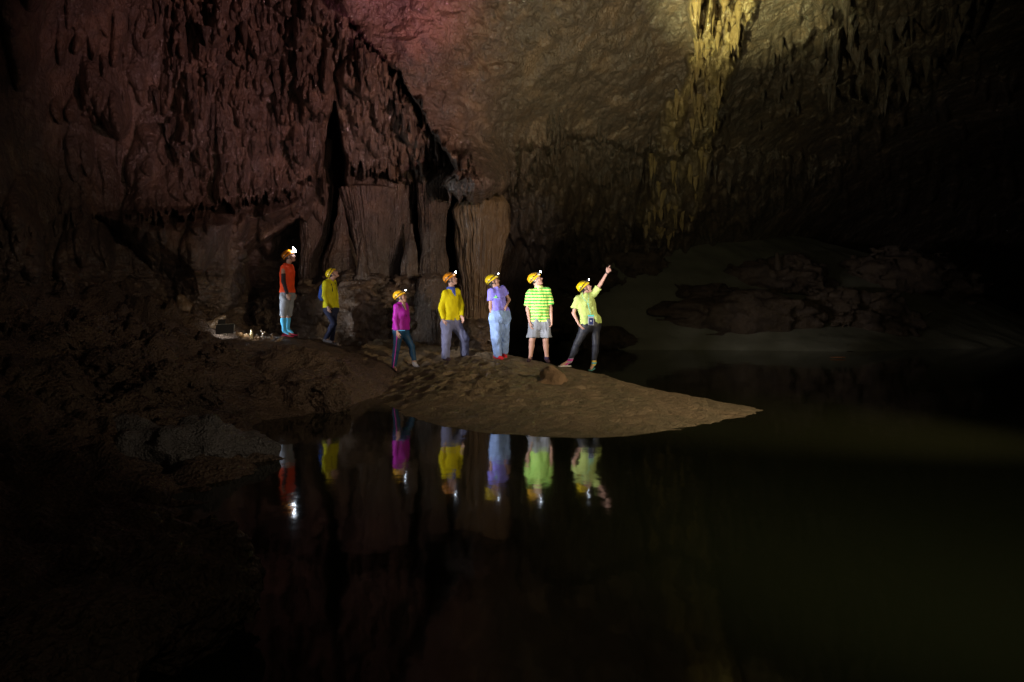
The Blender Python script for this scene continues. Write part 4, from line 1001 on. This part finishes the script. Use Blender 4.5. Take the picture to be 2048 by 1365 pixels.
# man in the yellow shirt
p = PD['yellow']; J = make_person(p); r = J['root']
tag(r, "person in bright yellow long-sleeved shirt, blue collar and orange helmet", "person", "cavers looking up")
top(p, J, M['sh_yellow'], 2, 641, o=.020); bottoms(p, J, M['t_slate'], o=.018, r=(.098, .078, .070), stop={'a': 718, 'b': 713}, fold=.012)
n = J['nb']
V, Q = build_sdf(lambda X, Y, Z: smax(smax(smin(J['torso'](X, Y, Z, .034), caps(X, Y, Z, n, n + [0, 0, .085], .080), .03), caps(X, Y, Z, n + [0, 0, .05], n + J['fw'] * .13 + [0, 0, -.085], .095, .014), .004), Z - n[2] - .10, .004), n - .2, n + .2, .009)
mesh_obj("collar", V, Q, M['blue_cloth'], r)
for k in 'ab': footwear(p, J, k, M['dark_shoe'])
# woman in the violet T-shirt
p = PD['violet']; J = make_person(p); r = J['root']
tag(r, "person in violet T-shirt, baggy light blue trousers and red shoes", "person", "cavers looking up")
top(p, J, M['sh_violet'], .55, 625, o=.014, flare=.006); bottoms(p, J, M['t_blue'], o=.022, r=(.098, .088, .066), stop={'a': 715, 'b': 709}, fold=.016)
for k in 'ab': footwear(p, J, k, M['red_shoe'])
c = np.array(at(990.5, 594, p['d'] - .2)); 
def chest_mark(J, c, size):
    # three-leaved pale green emblem pressed onto the cloth of the chest
    ex, ez = np.array([.98, -.2, 0]), np.array([0, 0, 1.0]); 
    def fn(X, Y, Z):
        x = ((X - c[0]) * ex[0] + (Y - c[1]) * ex[1]) / size; z = (Z - c[2]) / size
        tri = np.maximum(np.maximum(-z - .5, z + 1.3 * np.abs(x) - .62), -1)
        gap = .05 - np.abs(np.abs(z + .62 * x + .06) - .14)
        return np.maximum(np.maximum(tri, gap) * size, J['torso'](X, Y, Z, .024))
    V, Q = build_sdf(fn, c - [.06, .02, .06], c + [.06, .22, .06], .0035)
    return mesh_obj("chest_emblem", V, Q, M['green_mark'], J['root'])
chest_mark(J, c, .052)
# man in the striped T-shirt
p = PD['striped']; J = make_person(p); r = J['root']
tag(r, "person in lime and green striped T-shirt and grey shorts, arms hanging down", "person", "cavers looking up")
top(p, J, M['sh_striped'], .78, 645, o=.022, flare=.016, fold=.012, fat=1.02); bottoms(p, J, M['t_grey'], o=.020, r=(.098, .092, .07), stop=675.5, name="shorts", flare=.022, fold=.014)
n = J['nb']
V, Q = build_sdf(lambda X, Y, Z: np.maximum(np.abs(caps(X, Y, Z, n + [0, 0, .03], n + [0, 0, .2], .070)) - .009, J['torso'](X, Y, Z, .036)), n - .13, n + .15, .007)
mesh_obj("neck_band", V, Q, M['collar'], r)
strip("shorts_cord", [np.array(at(1092, 646, p['d'] - .17)), np.array(at(1092.5, 655, p['d'] - .18)), np.array(at(1094, 663, p['d'] - .18))], .007, M['black'], r)
for k in 'ab': sock(p, J, k, M['sock_dark'], 714); footwear(p, J, k, M['dark_shoe'])
# pointing woman
p = PD['pointing']; J = make_person(p); r = J['root']
tag(r, "person in lime green T-shirt and black leggings pointing up to the ceiling, rightmost of all", "person", "cavers looking up")
top(p, J, M['sh_lime'], .62, 650, o=.018, flare=.008, hem_slope=.1, fold=.012); bottoms(p, J, M['t_black'], o=.010, r=(.09, .060, .040), stop={'a': 716, 'b': 721}, name="leggings", fold=.003)
sock(p, J, 'a', M['sock_a'], 716); sock(p, J, 'b', M['sock_b'], 722)
footwear(p, J, 'a', M['white_shoe'], 'sandal'); footwear(p, J, 'b', M['teal_shoe'], 'sandal')
wv_ = unit(J['fb'] - J['wb']); wc = J['wb'] - wv_ * .012
V, Q = build_sdf(lambda X, Y, Z: np.maximum(np.abs(caps(X, Y, Z, wc - wv_ * .1, wc + wv_ * .1, .030)) - .004, np.abs((X - wc[0]) * wv_[0] + (Y - wc[1]) * wv_[1] + (Z - wc[2]) * wv_[2]) - .011), wc - .05, wc + .05, .005)
mesh_obj("wristwatch", V, Q, M['black'], r)
# phone pouch on a lanyard
def box(c, hx, hy, hz, rr=.004, tiltx=0.0):
    c = np.array(c, float)
    x0, x1 = c - [hx, hy, hz], c + [hx, hy, hz]
    return build_sdf(lambda X, Y, Z: np.maximum.reduce([np.abs(X - c[0] - tiltx * (Z - c[2])) - hx, np.abs(Y - c[1]) - hy, np.abs(Z - c[2]) - hz]), x0 - .02, x1 + .02, .0045)
pc = np.array(at(1182, 642, p['d'] - .22)); root = empty("phone_pouch", tuple(pc))
tag(root, "clear phone pouch with turquoise top hanging on a cord before the pointing woman", "phone pouch")
mesh_obj("pouch_sleeve", *box(pc, .056, .007, .085), M['pouch'], root)
mesh_obj("pouch_clip", *box(pc + [0, 0, .098], .060, .011, .016), M['cyan'], root)
ph = mesh_obj("phone", *box(pc + [0, -.008, -.012], .040, .006, .064), M['phone'], root)
strip("phone_print", [pc + [-.008, -.016, .012], pc + [-.014, -.016, -.006], pc + [.004, -.016, -.012], pc + [.006, -.016, .008]], .0038, M['white_print'], ph, .003)
n = J['nb']
strip("lanyard", [n + [-.06, -.05, .05], n + [-.075, -.15, -.03], n + [.02, -.185, -.15], pc + [0, 0, .11], n + [.03, -.185, -.15], n + [.05, -.16, -.03], n + [.06, -.05, .05]], .0045, M['cyan'], root)

# ------------------------------------------------------------------ work light and the small dripstones it lights
lc = np.array(at(450, 658.5, 14.25)); root = empty("work_light", tuple(lc))
tag(root, "flat black work light on the rock left of the orange-vested caver", "lamp")
def slab(c, ax, az, an, hx, hz, hn, h=.006, shear=0.0):
    ax, az, an = unit(ax), unit(az), unit(an)
    e = abs(ax) * hx + abs(az) * hz + abs(an) * hn + abs(ax) * abs(shear) * hz
    def fn(X, Y, Z):
        x, y, z = X - c[0], Y - c[1], Z - c[2]
        q = x * az[0] + y * az[1] + z * az[2]
        return np.maximum.reduce([np.abs(x * ax[0] + y * ax[1] + z * ax[2] - shear * q) - hx, np.abs(q) - hz, np.abs(x * an[0] + y * an[1] + z * an[2]) - hn])
    return build_sdf(fn, c - e, c + e, h)
ax, az = unit([.93, .30, -.03]), unit([-.18, .35, .92]); an = unit(np.cross(ax, az))
mesh_obj("housing", *slab(lc, ax, az, an, .175, .105, .012), M['black'], root)
mesh_obj("frame_edge", *slab(lc + az * .108, ax, az, an, .170, .003, .008, .003), M['silver'], root)
mesh_obj("frame_edge", *slab(lc + ax * .178, ax, az, an, .003, .105, .008, .003), M['silver'], root)
mesh_obj("barn_door", *slab(lc + az * .16 - ax * .06, ax, unit(az + an * .8), an, .075, .045, .006), M['black'], root)
mesh_obj("stand", *slab(lc - az * .10 + an * .05 * (1 if an[1] > 0 else -1), ax, an, az, .03, .06, .006), M['silver'], root)
sgn = 1 if an[1] > 0 else -1
mesh_obj("light_face", *slab(lc + an * .016 * sgn, ax, az, an, .150, .085, .003, .004), plain('lit_panel', (1, 1, 1), .4, 0, (.85, .92, 1), 9), root)
spot("work_light_beam", tuple(lc + an * sgn * .05 + ax * .22), at(585, 640, 14.7), 75, (.82, .92, 1.0), 75, 0.7, .06)
spot("work_light_low", tuple(lc + ax * .30 + np.array([0, -.1, .12])), at(520, 676, 14.5), 6, (1.0, .86, .66), 110, 0.9, .05)

def limb(name, chain, h, mat, label, cat, noise=.3, seed=1, group=None):
    P = [np.array(at(a, b, dd)) for a, b, dd, _ in chain]; R = [c[3] for c in chain]
    def fn(X, Y, Z):
        e = None
        for (a, b, r0, r1) in zip(P[:-1], P[1:], R[:-1], R[1:]):
            c = caps(X, Y, Z, a, b, r0, r1); e = c if e is None else smin(e, c, min(R))
        m = max(R)
        return e + m * noise * fbm(X / m * .7 + seed, Y / m * .7, Z / m * .7, 3)
    A = np.array(P); V, Q = build_sdf(fn, A.min(0) - max(R) * 1.4, A.max(0) + max(R) * 1.4, h)
    o = mesh_obj(name, V, Q, mat); tag(o, label, cat, group); return o
limb("flowstone_tongue", [(376,664,14.9,.07),(398,656,14.8,.10),(418,655,14.7,.12),(436,641,14.7,.07),(448,634,14.7,.05)], .016, M['pale'], "glistening orange flowstone tongue rising behind the black work light", "flowstone", .35, 2)
limb("flowstone_lobe", [(362,598,15.0,.10),(368,618,15.0,.17),(372,640,15.0,.12)], .02, M['pale'], "wet brown flowstone lobe hanging left above the work light", "flowstone", .3, 3)
limb("flowstone_lobe", [(392,628,15.0,.06),(386,640,15.0,.09),(390,650,15.0,.05)], .015, M['pale'], "small rounded flowstone lobe just above the glistening orange tongue", "flowstone", .3, 4)
limb("stalagmite", [(503,661,14.4,.018),(503.5,668,14.4,.028),(503,678,14.4,.034)], .006, M['white_drip'] if 'white_drip' in M else rock_mat('white_drip', [(.5,.4,.2),(.7,.6,.35)], .3, .6, (.01,.003), 6), "short bright white stalagmite, lit by the work light", "stalagmite", .15, 5)
g = "broken dripstone pieces lit by the work light"
LIT = [([(474,667,14.35,.05),(482,671,14.35,.05)], "brightly lit pale rock lump right against the edge of the work light"),
       ([(484,672,14.4,.05),(494,675,14.4,.06),(499,680,14.3,.05)], "low pinkish rock between the work light and the white stalagmite"),
       ([(511,676,14.4,.03),(515,672,14.4,.02),(518,676,14.4,.03),(513,681,14.4,.03)], "knobbly lit rock just right of the white stalagmite"),
       ([(522,661,14.5,.012),(526,668,14.5,.02),(530,664,14.5,.013)], "forked upright piece of broken dripstone"),
       ([(526,668,14.5,.016),(524,675,14.5,.02),(528,678,14.5,.02)], "little root-like stone under the forked piece"),
       ([(545,669,14.5,.018),(543,676,14.5,.03),(547,680,14.5,.03)], "small upright stump midway between the forked piece and the sandals"),
       ([(520,688,14.0,.02),(530,689,14.0,.02),(541,688,14.0,.02)], "flat lit strip of rock lying at the front edge"),
       ([(552,684,14.2,.03),(560,679,14.2,.03),(567,674,14.3,.02)], "slanting lit slab below the heel of the orange-vested caver"),
       ([(505,688,14.0,.03),(510,691,14.0,.03)], "greyish stone at the front edge under the white stalagmite"),
       ([(596,668,14.8,.012),(598,671,14.8,.012)], "tiny lit pebble beyond the toes of the orange-vested caver")]
for i, (ch, lab) in enumerate(LIT):
    limb("dripstone_piece", ch, .007, M['pale'], lab, "rock", .5, 10 + i, g)

limb("sand_mound", [(1105,728,11.5,.03),(1104,738,11.5,.085),(1102,752,11.5,.17),(1107,776,11.4,.27),(1090,792,11.3,.24),(1128,796,11.3,.26)], .014, M['mound'], "pointed brown mound of mud on the sand between the striped and the pointing caver", "mud mound", .5, 6)
limb("sand_mound", [(1066,780,11.1,.08),(1044,786,11.1,.06)], .012, M['mound'], "small low lump of mud left of the pointed mound", "mud mound", .5, 7)
# boulders on the left bank
BO = [(425,738,10.6,130,100,.5,"dark boulder on the left bank under the work light"),
      (235,775,8.8,170,150,.6,"big dark boulder left of the bank's front, half lost in shade"),
      (345,785,8.6,170,120,.5,"broad dark boulder above the pale tongue of rock"),
      (610,800,10.35,150,80,.4,"cracked grey rock face at the waterline below the orange-vested caver"),
      (528,800,10.1,80,70,.3,"dark broken boulder at the waterline left of the cracked rock face"),
      (660,800,10.2,80,70,.3,"low dark boulder at the waterline right of the cracked rock face"),
      (483,836,8.7,38,30,.12,"small pale brown stone standing at the waterline in the inlet"),
      (70,790,7.8,210,150,.6,"large dark boulder at the far left of the bank"),
      (130,690,9.5,170,90,.6,"dark boulder high on the far left against the wall"),
      (300,1000,5.2,70,50,.15,"small stone at the water's edge under the pale tongue"),
      (165,1115,3.8,70,80,.12,"round dark boulder at the lower left"),
      (380,1180,3.1,240,240,.42,"largest near boulder sloping into the pool at the lower left"),
      (150,1290,2.5,330,200,.4,"lowest dark boulder in the bottom left corner")]
for i, (a, b, dd, w, h_, dp, lab) in enumerate(BO):
    blob_at("boulder", a, b, dd, w, h_, dp, 60 + i, max(.02, w / F * dd / 45), M['dark'], lab, "boulder", "boulders of the left bank", rough=.45, freq=1.8)
limb("rock_tongue", [(562,914,6.95,.03),(505,900,6.9,.13),(430,893,6.7,.22),(350,895,6.5,.27),(260,900,6.4,.26)], .02, M['grey_rock'] if 'grey_rock' in M else rock_mat('grey_rock', [(.05,.045,.04),(.14,.125,.115),(.08,.07,.062)], .3, .7, (.05,.02), 2),
     "long grey tongue of rock pointing right into the pool", "rock", .85, 9)
